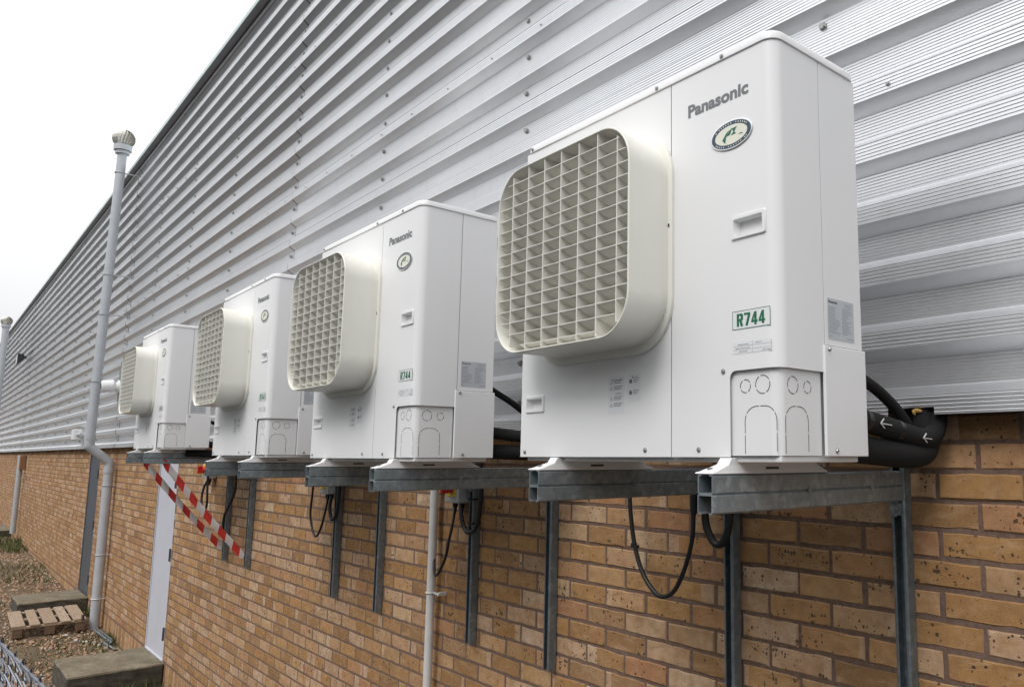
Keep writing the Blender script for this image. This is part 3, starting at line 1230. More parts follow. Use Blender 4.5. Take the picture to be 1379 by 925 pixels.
for k_, ch in enumerate('R744'):
    glyph(ch, .8006 + .0195 * k_, .2703)
    YP -= .00006
    glyph(ch, .8018 + .0195 * k_, .2703)
    YP += .00006
m.build('lettering', M['green'], pl)
m = MB()
flat(m, .789, .890, .2135, .2380, YP + .0002, 0)
pa = m.build('notice_label', M['paper'], unit)
m = MB()
putf = lambda a, b, c, d: flat(m, a, b, c, d, YP - .0001)
print_lines([(.802, .832, .231), (.796, .836, .2235), (.806, .828, .2165), (.850, .866, .2325), (.868, .889, .2155)], putf)
for q in ((.790, .889, .2285), (.790, .889, .2208)):
    flat(m, q[0], q[1], q[2], q[2] + .0005, YP - .0001)
flat(m, .8415, .842, .214, .2375, YP - .0001)
m.build('small_print', M['inkfine'], pa)

for (x0, x1, z0, z1, rows) in ((.383, .442, .105, .195, [('t', .178), ('t', .163), ('h', .152), ('t', .138), ('t', .122)]), (.456, .501, .131, .197, [('c', .176), ('c', .149)])):
    m = MB()
    flat(m, x0, x1, z0, z1, YP + .0002)
    wl = m.build('warning_label', M['paper'], unit)
    m = MB()
    putf = lambda a, b, c, d: flat(m, a, b, c, d, YP - .0001)
    hx = x0 + .014
    print_lines([(hx + .010, x1 - .008, z1 - .009)], putf, .0040)
    m.quad((hx, YP - .0001, z1 - .010), (hx + .006, YP - .0001, z1 - .010), (hx + .003, YP - .0001, z1 - .004))
    for kind, z in rows:
        if kind == 't':
            q = (x0 + .007, z)
            for (a, b) in (((q[0], q[1]), (q[0] + .009, q[1])), ((q[0] + .009, q[1]), (q[0] + .0045, q[1] + .0075)), ((q[0] + .0045, q[1] + .0075), (q[0], q[1]))):
                dx, dz = b[0] - a[0], b[1] - a[1]
                l_ = math.hypot(dx, dz)
                nx, nz = -dz / l_ * .0005, dx / l_ * .0005
                m.quad(*[(p[0] + e * nx, YP - .0001, p[1] + e * nz) for p, e in ((a, -1), (b, -1), (b, 1), (a, 1))])
            print_lines([(x0 + .021, x1 - .006, z + .007), (x0 + .021, x1 - .010, z + .0035), (x0 + .021, x1 - .012, z)], putf, .0022)
        elif kind == 'c':
            m.quad(*[(x0 + .0095 + .0055 * math.cos(2 * PI * k / 14), YP - .0001, z + .0035 + .0055 * math.sin(2 * PI * k / 14)) for k in range(14)])
            print_lines([(x0 + .019, x1 - .005, z + .008), (x0 + .019, x1 - .008, z + .004), (x0 + .019, x1 - .012, z)], putf, .0022)
        else:
            print_lines([(hx + .012, x1 - .008, z)], putf, .0038)
    m.build('small_print', M['ink'], wl)
XP = W + .0006
m = MB()
flats(m, .172, .272, .252, .342, XP - .0003)
rp = m.build('rating_plate', M['silver'], unit)
text_mesh('lettering', 'Panasonic', M['black'], .034, .0062, rp, (XP, .175, .3315), True, bold=.02)
m = MB()
puts = lambda a, b, c, d: flats(m, a, b, c, d, XP)
rw = [(.236, .266, .333), (.236, .262, .328)]
for k in range(13):
    z = .322 - .0046 * k
    rw.append((.176, .176 + random.uniform(.02, .042), z))
    rw.append((.226, .226 + random.uniform(.015, .040), z))
rw += [(.245, .268, .2575), (.176, .188, .258)]
print_lines(rw, puts, .0024)
m.build('small_print', M['inkfine'], rp)

# feet
for fx in (W - .1218 - .025, W - .7242 - .025):
    m = MB()
    bx0, bx1 = fx - .0255, fx + .0255
    tp = lambda xa, xb, ya, yb, z: [(xa, ya, z), (xb, ya, z), (xb, yb, z), (xa, yb, z)]
    m.rings([tp(bx0, bx1, -.063, .333, -.0335), tp(bx0, bx1, -.063, .333, -.0300), tp(bx0 + .004, bx1 - .001, -.052, .326, -.0275), tp(bx0 + .014, bx1 - .003, -.012, .296, -.014), tp(bx0 + .016, bx1 - .003, -.004, .288, -.0008)])
    fo = m.build('foot', M['white2'], unit, bevel=.0012, seg=1)
    m = MB()
    flats(m, .105, .150, -.0245, -.0195, bx1 - .0005)
    m.build('slot', M['slot'], fo)
    m = MB()
    m.cyl((fx - .004, -.040, -.030), (0, 0, 1), .006, .010, 6)
    m.cyl((fx - .004, -.040, -.030), (0, 0, 1), .010, .002, 12)
    m.build('bolt', M['screw'], fo)

UN = [  # right x, front y, bottom z, scale, label
    (.0509, -.7211, -.0393, 1.0, 'largest looking white AC unit in front, with crisp R744 label and readable badge'),
    (-1.527, -.7221, -.0458, 1.0251, 'second white AC unit from the near end, above the white waste pipe'),
    (-3.1463, -.6999, -.0342, 1.0267, 'third white AC unit, between the red switch loop cable and the taped unit'),
    (-5.4898, -.6939, .0196, 1.0002, 'farthest white AC unit, above the door and striped tape, by the grey vent pipe'),
]
units = [unit]
for k in range(3):
    units.append(copy_tree(unit))
for u_, (xr, yf, zb, s, lab) in zip(units, UN):
    u_.location = (xr - W * s, yf, zb)
    u_.scale = (s, s, s)
    u_['label'] = lab
    u_.rotation_euler = (0, 0, math.radians({0: 0, 1: .35, 2: -.3, 3: .25}[units.index(u_)]))

# ------------------------------------------------------------------ brackets


def channel(w_=.041, h=.039, t=.0026, lip=.0095, r=.0035):
    o = [(-w_ / 2 + lip, h), (-w_ / 2 + r, h), (-w_ / 2, h - r), (-w_ / 2, r), (-w_ / 2 + r, 0), (w_ / 2 - r, 0), (w_ / 2, r), (w_ / 2, h - r), (w_ / 2 - r, h), (w_ / 2 - lip, h)]
    i = [(-w_ / 2 + lip, h - t), (-w_ / 2 + r, h - t), (-w_ / 2 + t, h - r), (-w_ / 2 + t, r), (-w_ / 2 + r, t), (w_ / 2 - r, t), (w_ / 2 - t, r), (w_ / 2 - t, h - r), (w_ / 2 - r, h - t), (w_ / 2 - lip, h - t)]
    return o, i


def add_channel(m, a, b, fn, **kw):
    o, i = channel(**kw)
    n = len(o)
    for A, flip in ((o, 0), (i, 1)):
        for k in range(n - 1):
            m.quad(fn(*A[k], a), fn(*A[k + 1], a), fn(*A[k + 1], b), fn(*A[k], b))
    for k in range(n - 1):
        for e in (a, b):
            m.quad(fn(*o[k], e), fn(*o[k + 1], e), fn(*i[k + 1], e), fn(*i[k], e))
    for k in (0, n - 1):
        m.quad(fn(*o[k], a), fn(*i[k], a), fn(*i[k], b), fn(*o[k], b))


ORD = ('nearest', 'second', 'third', 'farthest')
BL = [
    'longest galvanised bracket, at far right under service end of the big front AC unit',
    'galvanised bracket under the fan end of the big front AC unit',
    'galvanised bracket right of white waste pipe, its post tied with black straps and ending mid wall',
    'galvanised bracket left of the white waste pipe, under the second AC unit',
    'galvanised bracket under the right end of the third AC unit',
    'galvanised bracket behind the hanging cable loop, under the left end of the third AC unit',
    'galvanised bracket with upper striped tape tied to its post foot',
    'galvanised bracket with lower striped tape tied to its post foot, farthest of all',
]
BL = [
    'longest galvanised bracket, far right, under the service end of big front AC unit',
    'galvanised bracket under fan end of big front AC unit, beside the hanging cable loop',
    'galvanised bracket under service end of second AC unit, its post right of the switch cables',
    'galvanised bracket under fan end of second AC unit, left of the red rotary switch',
    'galvanised bracket under service end of third AC unit, its post left of white waste pipe',
    'galvanised bracket under fan end of third AC unit, beside the narrow hanging cable loop',
    'galvanised bracket under service end of farthest AC unit, upper striped tape tied to its foot',
    'galvanised bracket under fan end of farthest AC unit, lower striped tape tied to its foot',
]
bi = 0
for n, (xr, yf, zb, s, _l) in enumerate(UN):
    for off in (-.1218, -.7242):
        x1 = xr + off * s
        xc = x1 - .0205
        zt = zb - .0337 * s - .0006                      # arm top carries the foot
        ytip = yf - .064 * s
        post_bot = (-1.55 if n == 0 else -.885)
        br = empty('wall_bracket', (xc, 0, zt), BL[bi], 'bracket', 'galvanised brackets under the AC units')
        zc = -.039
        m = MB()
        add_channel(m, ytip, -.0425, lambda a, b, t: (a, t, zc - .0002 + b))
        m.build('arm_channel', M['galv'], br)
        m = MB()
        add_channel(m, ytip - .001, -.0425, lambda a, b, t: (a, t, zc - .0004 - b))
        m.build('arm_channel', M['galv'], br)
        m = MB()
        pb = post_bot - zt
        add_channel(m, pb, .012, lambda a, b, t: (a, -b - .0008, t), h=.0405)
        m.build('post', M['post'], br)
        m = MB()                                         # angle cleat below the arm and its bolts
        m.rings([[(-.004 + (.0185 + .0024 * math.cos(8 * 2 * PI * k / 48)) * math.cos(2 * PI * k / 48), yy_, -.101 + (.0185 + .0024 * math.cos(8 * 2 * PI * k / 48)) * math.sin(2 * PI * k / 48)) for k in range(48)] for yy_ in (-.0418, -.0466)])
        m.box(-.014, .008, -.070, -.0418, -.0845, -.0795)
        cl = m.build('cleat', M['galv'], br)
        m = MB()
        m.cyl((-.006, -.047, -.100), (0, -1, 0), .0105, .002, 14)
        m.cyl((-.006, -.049, -.100), (0, -1, 0), .0085, .0075, 6)
        m.build('bolt', M['screw'], cl)
        m = MB()
        m.box(-.0215, .0215, -.0418, -.0006, .0122, .0155)
        m.build('end_cap', M['galv'], br)
        m = MB()
        for yy in (-.20, -.46):
            m.cyl((.0205, yy, -.039), (1, 0, 0), .0075, .0018, 10)
        m.build('side_stud', M['galv'], br)
        bi += 1

# ------------------------------------------------------------------ striped tape stays on the farthest unit


def tape(xa, ya, za, xb, yb, zb, label, tw):
    a, b = Vector((xa, ya, za)), Vector((xb, yb, zb))
    d = b - a
    L = d.length
    d.normalize()
    side = Vector((0, d.z, -d.y)).normalized()
    if side.z < 0:
        side = -side
    nrm = Vector((1, 0, 0))
    m = MB()
    N = 56
    wd = .0235
    rings_ = []
    for k in range(N + 1):
        t = k / N
        c = a + d * (L * t)
        c.z -= .018 * math.sin(PI * t)
        ang = tw * math.sin(PI * t) + .10 * math.sin(t * 9 + tw) + (.9 if t < .06 else 0) * (1 - t / .06)
        ca, sa = math.cos(ang), math.sin(ang)
        pinch = 1.0 - .15 * max(0, 1 - t / .05) - .45 * max(0, 1 - (1 - t) / .04)
        e = side * ca + nrm * sa
        o = (nrm * ca - side * sa) * .0009
        cr = nrm * (.004 * math.sin(t * 37 + tw * 5))
        p, q = c + (e - d * 1.0) * wd * pinch + cr, c - (e - d * 1.0) * wd * pinch - cr
        rings_.append([p + o, q + o, q - o, p - o])
    i0 = len(m.v)
    for r in rings_:
        m.v.extend([tuple(v) for v in r])
    for k in range(N):
        col = int((k * L / N + .03) / .082) % 2
        for j in range(4):
            jj = (j + 1) % 4
            m.f.append((i0 + 4 * k + j, i0 + 4 * k + jj, i0 + 4 * k + 4 + jj, i0 + 4 * k + 4 + j))
            m.m.append(col)
    m.f.append((i0, i0 + 1, i0 + 2, i0 + 3))
    m.m.append(0)
    m.f.append(tuple(i0 + 4 * N + j for j in (3, 2, 1, 0)))
    m.m.append(0)
    o = m.build('barrier_tape', [M['tapered'], M['tapewhite']])
    return tag(o, label, 'tape', 'striped tapes below the farthest unit')


TX1 = UN[3][0] - .1218 - .0205
TX2 = UN[3][0] - .7242 - .0205
tape(TX1 + .01, -.635, -.075, TX1 + .006, -.052, -.80, 'upper red and white striped tape, reaching the right post foot', .25)
tape(TX2 + .01, -.655, -.068, TX2 + .006, -.052, -.78, 'lower red and white striped tape, reaching the left post foot', -.2)

# ------------------------------------------------------------------ pipes, cables and switches


def hose(name, pts, r, mat, label, cat, group=None, n=10, sub=7):
    m = MB()
    m.tube(spline(pts, sub), r, n)
    o = m.build(name, M[mat], smooth=60)
    return tag(o, label, cat, group)


# nearest unit: two lagged pipes and a hose that disappear into the notch in the cladding
p1 = hose('insulated_pipe', [(-.02, -.50, .062), (-.005, -.42, .056), (.005, -.30, .040), (.012, -.18, .020), (.020, -.11, .008), (.030, -.072, .016), (.032, -.050, .045), (.032, -.036, .10)], .0265, 'foam',
          'upper black lagged pipe with white arrow marks, right of the front unit', 'pipe', 'lagged pipes behind the front unit', 14)
m = MB()
for (y, z, xo) in ((-.30, .068, .0335), (-.125, .037, .0465)):
    # marker arrows drawn on the lagging, facing the camera side
    for P in (((.010, 0), (-.014, -.003)), ((.010, 0), (.003, .011)), ((.010, 0), (.002, -.011))):
        (a0, b0), (a1, b1) = P
        m.tube([(xo + .004 * 0, y - a0 * 2.0, z - .028 + b0), (xo, y - a1 * 2.0, z - .028 + b1)], .0017, 5)
m.build('arrow_mark', M['chalk'], p1)
for yb, zb_, rb in ((-.345, .047, .0272), (-.215, .027, .0272)):
    m = MB()
    m.tube([(.004 + (yb + .3) * .06, yb - .009, zb_ + .001), (.0045 + (yb + .3) * .06, yb + .009, zb_ - .002)], rb, 16)
    m.build('tape_band', M['cable'], p1, smooth=50)
hose('insulated_pipe', [(-.04, -.50, -.012), (-.02, -.40, -.016), (-.005, -.26, -.026), (.004, -.16, -.032), (.008, -.09, -.028), (.008, -.062, -.006), (.006, -.052, .05), (.006, -.036, .10)], .0335, 'foam',
     'lower and thicker black lagged pipe under the arrow marked one', 'pipe', 'lagged pipes behind the front unit', 14)
hose('hose', [(-.03, -.50, .21), (-.03, -.42, .185), (-.035, -.30, .155), (-.040, -.20, .125), (-.035, -.13, .085), (-.028, -.095, .05), (-.03, -.07, .03), (-.04, -.05, .04), (-.04, -.035, .10)], .0145, 'foam',
     'thin black hose sloping into the cladding notch beside the front unit', 'hose', None, 10)
m = MB()
for (x, z, rx, rz) in ((.000, .0805, .015, .006), (-.010, .076, .006, .008), (-.029, .052, .004, .012), (-.024, .037, .009, .006), (-.032, .064, .004, .007)):
    rs = []
    for k in range(5):
        a = PI * k / 4
        rs.append([(x + rx * math.sin(a) * math.cos(2 * PI * j / 7) * random.uniform(.6, 1.2) + .0001 * k, -.084 - .5 * rz * math.cos(a), z + rz * math.sin(a) * math.sin(2 * PI * j / 7) * random.uniform(.6, 1.2)) for j in range(7)])
    m.rings(rs)
tag(m.build('sealing_foam', M['gapfoam'], smooth=60), 'yellow blobs of expanding foam in the cladding notch', 'foam')
# second and farthest units
UP = 'lagged pipes behind the other units'
for (ux, lab1, lab2, lab3) in ((-1.575, 'thin black lagged pipe seen in the gap left of the front unit', 'thick black lagged pipe lowest in the gap left of the front unit', 'black hose sloping behind the second unit, in the gap'),
                               (-5.54, 'thin black lagged pipe in the gap right of the farthest unit', 'thick black lagged pipe lowest in the gap right of farthest unit', 'black hose in the gap right of the farthest unit')):
    hose('insulated_pipe', [(ux - .02, -.50, .060), (ux, -.40, .052), (ux + .05, -.25, .035), (ux + .10, -.13, .022), (ux + .13, -.085, .03), (ux + .13, -.06, .06), (ux + .13, -.036, .10)], .022, 'foam', lab1, 'pipe', UP, 10)
    hose('insulated_pipe', [(ux - .06, -.50, -.014), (ux - .02, -.40, -.018), (ux + .03, -.26, -.024), (ux + .07, -.14, -.026), (ux + .09, -.08, -.02), (ux + .09, -.055, .02), (ux + .09, -.036, .09)], .028, 'foam', lab2, 'pipe', UP, 10)
    hose('hose', [(ux - .02, -.48, .26), (ux - .04, -.38, .225), (ux - .06, -.25, .17), (ux - .07, -.15, .11), (ux - .05, -.10, .055), (ux - .05, -.06, .045), (ux - .05, -.034, .10)], .013, 'foam', lab3, 'hose', None, 8)

# isolator switches
iso = empty('isolator_switch', (0, 0, 0), 'x', 'switch', 'red rotary switches on the brick wall')
m = MB()
m.box(-.065, .065, -.086, -.001, -.075, .075)
en = m.build('enclosure', M['greybox'], iso, bevel=.006)
m = MB()
m.box(-.045, .045, -.090, -.0862, -.045, .050)
m.build('yellow_plate', M['yellow'], iso, bevel=.0015)
m = MB()
m.cyl((0, -.0902, .002), (0, -1, 0), .033, .016, 20, r2=.029)
m.box(-.010, .010, -.142, -.105, -.030, .034)
m.build('knob', M['red'], iso, bevel=.002, seg=1)
for xx in (-.035, .028):
    m = MB()
    m.tube([(xx, -.045, -.076), (xx, -.045, -.098), (xx, -.045, -.099), (xx, -.045, -.128)], [.0125, .0125, .0095, .006], 10)
    m.build('cable_gland', M['cable'], iso, smooth=40)
isos = [iso, copy_tree(iso), copy_tree(iso)]
for o, (x, z, lab) in zip(isos, ((-2.395, -.180, 'red rotary switch box just right of the white waste pipe, under the second unit'),
                                 (-4.00, -.195, 'red rotary switch box above the narrow cable loop, under the third unit'),
                                 (-6.79, -.158, 'red and yellow rotary switch box beside the pale door'))):
    o.location = (x, 0, z)
    o['label'] = lab

CB = 'black cables hanging below the units'
hose('power_cable', [(-1.101, -.10, -.12), (-1.100, -.10, -.19), (-1.092, -.10, -.258), (-1.072, -.10, -.346), (-1.033, -.10, -.429), (-.977, -.10, -.484), (-.929, -.10, -.498), (-.877, -.10, -.472), (-.828, -.10, -.396), (-.794, -.10, -.300), (-.787, -.10, -.217), (-.785, -.09, -.13)], .0078, 'cable',
     'long black cable hanging in a U left of the front bracket posts', 'cable', CB)
m = MB()
m.cyl((-1.078, -.10, -.335), (.1, 0, -1), .0112, .016, 10)
m.box(-1.075, -1.055, -.105, -.095, -.350, -.342)
tag(m.build('cable_tie', M['cable']), 'black cable tie on the left side of the long U cable', 'cable tie')
m = MB()
m.cyl((-.787, -.10, -.12), (0, 0, -1), .0135, .085, 12, r2=.0125)
m.cyl((-.787, -.10, -.205), (0, 0, -1), .0125, .020, 12, r2=.009)
tag(m.build('cable_gland', M['cable'], smooth=40), 'black gland at the upper right end of the long U cable', 'gland')
hose('power_cable', [(-.768, -.07, -.10), (-.768, -.07, -.19), (-.757, -.07, -.265), (-.720, -.07, -.312), (-.684, -.07, -.300), (-.66, -.07, -.24), (-.655, -.07, -.12)], .0125, 'cable',
     'thick short black cable loop against the front bracket post', 'cable', CB)
hose('power_cable', [(-2.43, -.045, -.28), (-2.405, -.07, -.36), (-2.415, -.08, -.43), (-2.441, -.08, -.51), (-2.507, -.08, -.592), (-2.560, -.07, -.600), (-2.62, -.045, -.55), (-2.66, -.03, -.42), (-2.67, -.03, -.2)], .0068, 'cable',
     'thin black cable curving from the switch to behind the white waste pipe', 'cable', CB)
hose('power_cable', [(-2.367, -.045, -.26), (-2.345, -.06, -.31), (-2.315, -.06, -.362), (-2.27, -.06, -.385), (-2.20, -.06, -.35), (-2.17, -.06, -.2), (-2.17, -.06, -.10)], .0105, 'cable',
     'thick black cable looping from the switch behind the right hand post', 'cable', CB)
hose('power_cable', [(-4.19, -.085, -.12), (-4.195, -.08, -.25), (-4.213, -.08, -.394), (-4.172, -.08, -.485), (-4.101, -.08, -.535), (-4.040, -.075, -.484), (-4.02, -.06, -.38), (-4.02, -.045, -.28)], .0068, 'cable',
     'narrow black cable loop hanging below the third unit', 'cable', CB)
hose('power_cable', [(-3.957, -.045, -.26), (-3.95, -.06, -.34), (-3.93, -.06, -.40), (-3.90, -.06, -.42), (-3.86, -.05, -.38), (-3.84, -.05, -.22), (-3.84, -.05, -.10)], .0105, 'cable',
     'thick black cable looping behind the post left of the third unit', 'cable', CB)
hose('power_cable', [(-6.825, -.045, -.24), (-6.85, -.07, -.33), (-6.84, -.08, -.42), (-6.80, -.08, -.49), (-6.72, -.08, -.52), (-6.66, -.08, -.45), (-6.68, -.08, -.30), (-6.70, -.08, -.10)], .0095, 'cable',
     'black cable loop below the switch beside the pale door', 'cable', CB)
hose('power_cable', [(-5.86, -.085, -.06), (-5.86, -.08, -.20), (-5.875, -.08, -.318), (-6.006, -.08, -.44), (-6.109, -.08, -.521), (-6.125, -.08, -.65), (-6.13, -.07, -.70)], .0095, 'cable',
     'black cable running down the post above the lower striped tape end', 'cable', CB)
# black straps round the post right of the white pipe
PX = UN[1][0] - .7242 * UN[1][3] - .0205
for zz, lab in ((-.235, 'upper black strap round the post right of the waste pipe'), (-.345, 'lower black strap round the post right of the waste pipe')):
    m = MB()
    m.box(PX - .024, PX + .024, -.0455, -.0425, zz - .004, zz + .004)
    m.box(PX + .0212, PX + .024, -.0425, -.001, zz - .004, zz + .004)
    m.box(PX - .024, PX - .0212, -.0425, -.001, zz - .004, zz + .004)
    tag(m.build('cable_tie', M['cable']), lab, 'cable tie', 'black straps on a bracket post')

# white waste pipe
wpx, wpy = -2.64, -.045
t = empty('waste_pipe', (wpx, wpy, -2.2), 'slim white plastic waste pipe running down the brick wall', 'pipe')
m = MB()
m.tube([(0, 0, 0), (0, 0, 2.30)], .0205, 16)
m.build('tube', M['wpipe'], t, smooth=50)
for zz in (-.70, -1.75):
    m = MB()
    m.tube([(.0225 * math.cos(a * PI / 12), .0225 * math.sin(a * PI / 12), zz + 2.2) for a in range(25)], .0040, 6)
    m.box(.020, .072, .002, .010, zz + 2.196, zz + 2.204)
    m.cyl((.072, .004, zz + 2.2), (0, -1, 0), .009, .006, 10)
    m.box(.064, .080, .004, .0435, zz + 2.192, zz + 2.208)
    m.build('pipe_clip', M['wpipe'], t, smooth=40)

# grey vent pipes with turbine cowls


def cowl_part(parent, z):
    m = MB()
    m.cyl((0, 0, z), (0, 0, 1), .064, .030, 24)
    m.cyl((0, 0, z + .034), (0, 0, 1), .080, .055, 24, r2=.082)
    m.cyl((0, 0, z + .089), (0, 0, 1), .060, .012, 24)
    co = m.build('collar', M['pipe'], parent, smooth=40)
    m = MB()
    NB, R = 20, .104
    zc = z + .165
    for k in range(NB):
        a = 2 * PI * k / NB
        pr = []
        for j in range(9):
            p = -.36 * PI + .86 * PI * j / 8
            rr_ = R * max(.12, math.cos(p)) * 1.0
            zz = zc + .100 * math.sin(p)
            t0 = a + .22 * math.sin(p)
            pr.append(((rr_ * math.cos(t0), rr_ * math.sin(t0), zz), (rr_ * .80 * math.cos(t0 + .34), rr_ * .80 * math.sin(t0 + .34), zz)))
        for j in range(8):
            p, q = pr[j], pr[j + 1]
            m.quad(p[0], p[1], q[1], q[0])
    m.cyl((0, 0, zc + .082), (0, 0, 1), .034, .008, 16)
    m.cyl((0, 0, z + .095), (0, 0, 1), .012, .14, 8)
    m.build('turbine_cowl', M['cowl'], parent, smooth=50)


VX = -11.46
t = empty('vent_pipe', (VX, -.09, -2.24), 'tall grey vent pipe with swan neck and spinning cowl, nearest the units', 'vent pipe', 'grey vent pipes on the wall')
up = lambda z: z + 2.24
m = MB()
m.tube([(0, 0, -.05), (0, 0, up(-.22))], .055, 20)
m.build('lower_pipe', M['pipe'], t, smooth=50)
m = MB()
m.tube(spline([(0, 0, up(-.24)), (0, 0, up(-.15)), (0, -.025, up(-.105)), (0, -.21, up(.065)), (0, -.235, up(.11)), (0, -.235, up(.20))], 6), .0575, 20)
for c0, d0 in (((0, 0, up(-.20)), (0, 0, -1)), ((0, -.235, up(.17)), (0, 0, 1))):
    m.cyl(c0, d0, .062, .06, 20)
m.build('swan_neck', M['pipe'], t, smooth=50)
m = MB()
m.tube([(0, -.235, up(.20)), (0, -.185, up(4.05))], .055, 20)
m.build('upper_pipe', M['pipe'], t, smooth=50)
cw = bpy.data.objects.new('cowl', None)
COL.objects.link(cw)
cw.parent = t
cw.location = (0, -.185, up(4.05))
cw.scale = (1.32, 1.32, 1.32)
cowl_part(cw, 0)
for zz, yo in ((3.78, -.190), (2.36, -.208), (1.82, -.215), (.93, -.226), (-.42, 0), (-1.30, 0), (-1.85, 0)):
    m = MB()
    m.tube([(.060 * math.cos(a * PI / 12), yo + .060 * math.sin(a * PI / 12), up(zz)) for a in range(25)], .006, 6)
    m.tube([(.03, yo + .04, up(zz)), (.03, .085 if zz < 0 else .045, up(zz))], .008, 6)
    m.build('pipe_bracket', M['wpipe'] if zz in (-1.85,) else M['pipe'], t, smooth=40)
V2 = -24.6
t2 = empty('vent_pipe', (V2, -.58, .5), 'distant grey vent pipe with cowl at left edge, against the sky', 'vent pipe', 'grey vent pipes on the wall')
m = MB()
m.tube([(0, 0, -.8), (0, 0, 2.70)], .070, 16)
m.build('upper_pipe', M['pipe'], t2, smooth=50)
cw2 = copy_tree(cw, t2)
cw2.location = (0, 0, 2.66)
cw2.scale = (1.2, 1.2, 1.2)
for zz in (2.4, .6):
    m = MB()
    m.tube([(.03, .05, zz), (.03, .535, zz)], .012, 6)
    m.build('pipe_bracket', M['pipe'], t2)

t = empty('downpipe', (-23.3, -.105, -2.08), 'pale downpipe with rusty brown collar on the far brick wall', 'downpipe')
m = MB()
m.tube([(0, 0, .22), (0, 0, 2.06)], .055, 16)
m.build('tube', M['pipe'], t, smooth=50)
m = MB()
m.box(.045, .15, -.02, .10, 1.72, 2.05)
m.build('collar', M['brownpipe'], t, bevel=.01)

# ------------------------------------------------------------------ things fixed to the cladding
t = empty('security_camera', (-11.25, -.085, .86), 'white bullet security camera on a bracket beside the vent pipe', 'security camera')
m = MB()
m.box(-.05, .05, -.012, .0, -.20, .22)
m.build('back_plate', M['galv'], t, bevel=.003)
m = MB()
m.cyl((0, -.012, 0), (0, -1, 0), .088, .022, 20, r2=.084)
m.build('junction_cup', M['white2'], t, smooth=40)
m = MB()
m.tube([(0, -.03, .0), (0, -.06, .0)], .055, 16)
m.build('swivel', M['white2'], t, smooth=40)
m = MB()
m.tube([(0, -.055, .012), (0, -.07, .01), (-.01, -.185, -.005), (-.011, -.200, -.006)], [.060, .080, .080, .066], 20)
bdy = m.build('body', M['white2'], t, smooth=40)
m = MB()
m.cyl((-.011, -.201, -.006), (-.06, -1, -.1), .040, .006, 16)
m.build('lens', M['lens'], bdy)

t = empty('floodlight', (-24.9, -.085, 2.50), 'small dark floodlight high on the far cladding', 'floodlight')
m = MB()
m.tube([(0, 0, 0), (0, -.10, 0)], .04, 8)
m.build('arm', M['ddoor'], t)
m = MB()
m.rings([[(x, -.06, z) for x, z in ((-.10, -.07), (.10, -.07), (.10, .07), (-.10, .07))], [(x, -.17, z - .05) for x, z in ((-.19, -.14), (.19, -.14), (.19, .12), (-.19, .12))], [(x, -.19, z - .055) for x, z in ((-.19, -.14), (.19, -.14), (.19, .12), (-.19, .12))]])
m.build('housing', M['slot'], t)
m = MB()
m.box(-.17, .17, -.198, -.191, -.18, .05)
m.build('lens', M['lens'], t)

t = empty('junction_box', (-14.25, -.085, .29), 'white junction box low on the cladding left of the vent pipe', 'junction box')
m = MB()
m.box(-.12, .12, -.10, 0, -.085, .085)
m.build('box', M['white2'], t, bevel=.01)
m = MB()
m.box(-.112, .112, -.108, -.1005, -.077, .077)
m.build('cover', M['white2'], t, bevel=.004)
m = MB()
m.tube([(.12, -.05, 0), (.40, -.045, 0)], .022, 8)
m.build('conduit', M['pipe'], t)

# ------------------------------------------------------------------ concrete steps, pallet and scraps


def step(x0, x1, y0, zt, label, hgt=.28):
    m = MB()
    nx, ny = 7, 5
    bm = bmesh.new()
    bmesh.ops.create_cube(bm, size=1)
    for v in bm.verts:
        v.co = ((v.co.x + .5) * (x1 - x0), (v.co.y + .5) * (-.004 - y0) + y0, (v.co.z - .5) * hgt)
    bmesh.ops.bevel(bm, geom=list(bm.edges), offset=.016, segments=2, profile=.5, affect='EDGES')
    bmesh.ops.subdivide_edges(bm, edges=[e for e in bm.edges if e.calc_length() > .2], cuts=6, use_grid_fill=True)
    for v in bm.verts:
        v.co += Vector((random.uniform(-.004, .004), random.uniform(-.004, .004), random.uniform(-.003, .003)))
    me = bpy.data.meshes.new('concrete_step')
    bm.to_mesh(me)
    bm.free()
    me.materials.append(M['concrete'])
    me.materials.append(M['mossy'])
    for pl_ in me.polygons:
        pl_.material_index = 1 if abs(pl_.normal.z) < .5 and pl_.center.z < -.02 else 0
    o = link('concrete_step', me)
    o.location = (x0, 0, zt)
    return tag(o, label, 'step', 'concrete steps along the wall')


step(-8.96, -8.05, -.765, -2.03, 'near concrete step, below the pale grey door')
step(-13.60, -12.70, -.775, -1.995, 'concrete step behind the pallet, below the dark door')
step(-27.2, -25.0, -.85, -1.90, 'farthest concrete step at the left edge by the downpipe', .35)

t = empty('pallet', (-11.95, -.53, gz(-12, -.5) + .01), 'worn wooden pallet lying on the ground against the vent pipe', 'pallet')
t.rotation_euler = (math.radians(.8), 0, math.radians(-2.0))
for k, (yy, wd, dx) in enumerate(((-.305, .135, .0), (-.145, .10, .01), (.005, .135, -.005), (.155, .10, .012), (.295, .13, .0))):
    m = MB()
    m.box(-.60 + dx, .62 + dx, yy - wd / 2, yy + wd / 2, .122, .142)
    m.build('deck_board', M['wood'], t, bevel=.003, seg=1)
for xx in (-.56, 0, .575):
    m = MB()
    m.box(xx - .05, xx + .045, -.365, .355, .100, .1215)
    m.build('cross_board', M['wood'], t, bevel=.003, seg=1)
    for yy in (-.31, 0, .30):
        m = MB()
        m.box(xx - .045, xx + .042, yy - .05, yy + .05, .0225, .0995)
        m.build('block', M['shadedwood'], t, bevel=.003, seg=1)  # shade below the deck is put into this darker brown
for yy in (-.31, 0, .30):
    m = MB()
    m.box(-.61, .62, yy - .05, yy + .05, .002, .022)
    m.build('base_board', M['shadedwood'], t, bevel=.003, seg=1)  # same brown, with the shade in its colour
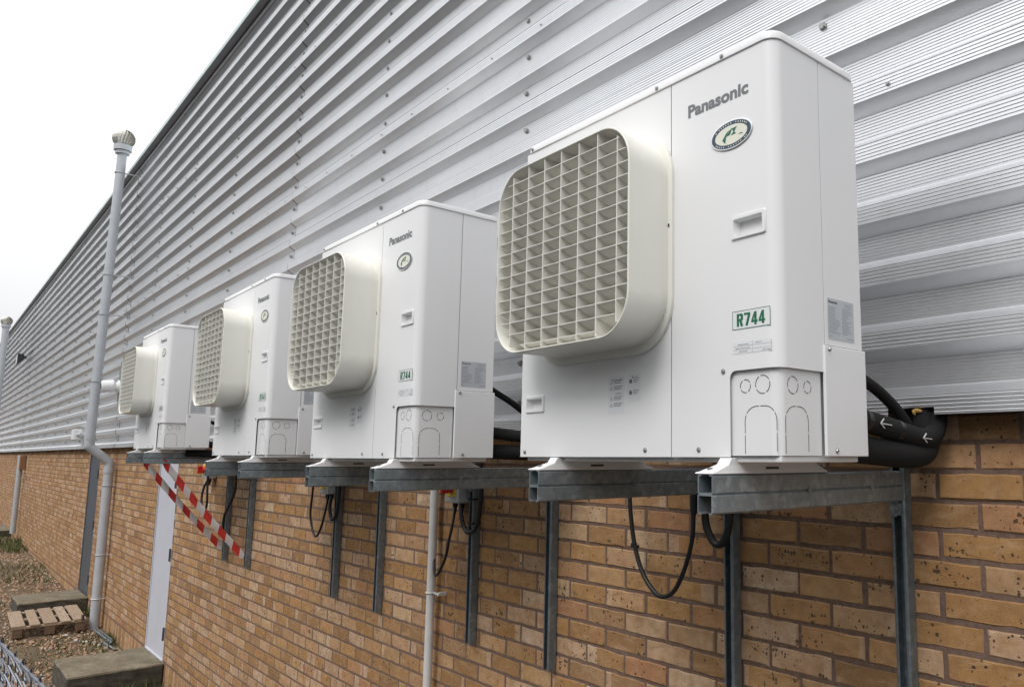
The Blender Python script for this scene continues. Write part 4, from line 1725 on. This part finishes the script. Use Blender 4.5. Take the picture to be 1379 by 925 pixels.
t['label'] = 'worn wooden pallet lying on the ground beside the vent pipe foot'
bo = MB()
bo.cyl((-11.28, -.24, gz(-11.3, 0) + .155), (0, 0, 1), .016, .07, 8)
tag(bo.build('bottle', M['slot']), 'small dark bottle standing on the pallet corner', 'bottle')

m = MB()
add_channel(m, 0, .85, lambda a, b, tt: (tt, a, b))
o = m.build('metal_offcut', M['galv'])
o.location = (-11.15, -.11, gz(-11, 0) + .03)
o.rotation_euler = (.3, 0, math.radians(2))
tag(o, 'bright galvanised channel offcut lying along the wall', 'offcut', 'channel offcuts by the near step')
o2 = o.copy()
COL.objects.link(o2)
o2.location = (-10.45, -.13, gz(-10.4, 0) + .02)
o2.rotation_euler = (1.2, .05, math.radians(8))
o2.scale = (.55, 1, 1)
o2['label'] = 'shorter channel offcut leaning by the near step'
m = MB()
for k in range(5):
    x, y = random.uniform(-11.2, -10.3), random.uniform(-.5, -.15)
    m.box(x, x + random.uniform(.02, .05), y, y + random.uniform(.02, .05), gz(x, y) + .02, gz(x, y) + .032)
tag(m.build('litter', M['paper']), 'small white scraps lying on the soil by the pallet', 'litter', kind='stuff')

# ------------------------------------------------------------------ chain link fence
FX0, FX1 = -2.6, 0.35
fy = lambda x: -1.8266 + .061 * (x + .519)
FZ0, FZ1 = -2.24, -.303
fence = empty('chain_link_fence', (FX1, fy(FX1), FZ0), 'galvanised chain link fence in the lower left corner', 'fence')
fence.matrix_world = Matrix.Translation((0, 0, 0))
pit = .029
LEAN = .30
m = MB()
nw = int((FX1 - FX0) / pit)
wr = .0011
rows = int((FZ1 - FZ0) / pit / 2)
for i in range(nw):
    P = []
    for j in range(rows * 2 + 1):
        z = FZ1 - j * pit
        s = (i + j) % 2
        x = FX0 + pit * (i + s)
        P.append((x, fy(x) + (FZ1 - z) * LEAN + (.0015 if s else -.0015), z))
    # kinked wire drawn as a three sided tube
    m.tube(P, wr, 5, caps=False)
    x = FX0 + pit * (i + i % 2)
    m.tube([(x, fy(x), FZ1), (x + .006, fy(x) + .002, FZ1 + .006)], wr, 5, caps=True)
m.build('wire_mesh', M['wire'], fence)
for zz in (FZ1 - .004, FZ1 - .55):
    m = MB()
    m.tube([(FX0, fy(FX0) + (FZ1 - zz) * LEAN, zz), (FX1, fy(FX1) + (FZ1 - zz) * LEAN, zz)], .0017, 6)
    m.build('line_wire', M['wire'], fence)

bpy.context.view_layer.update()
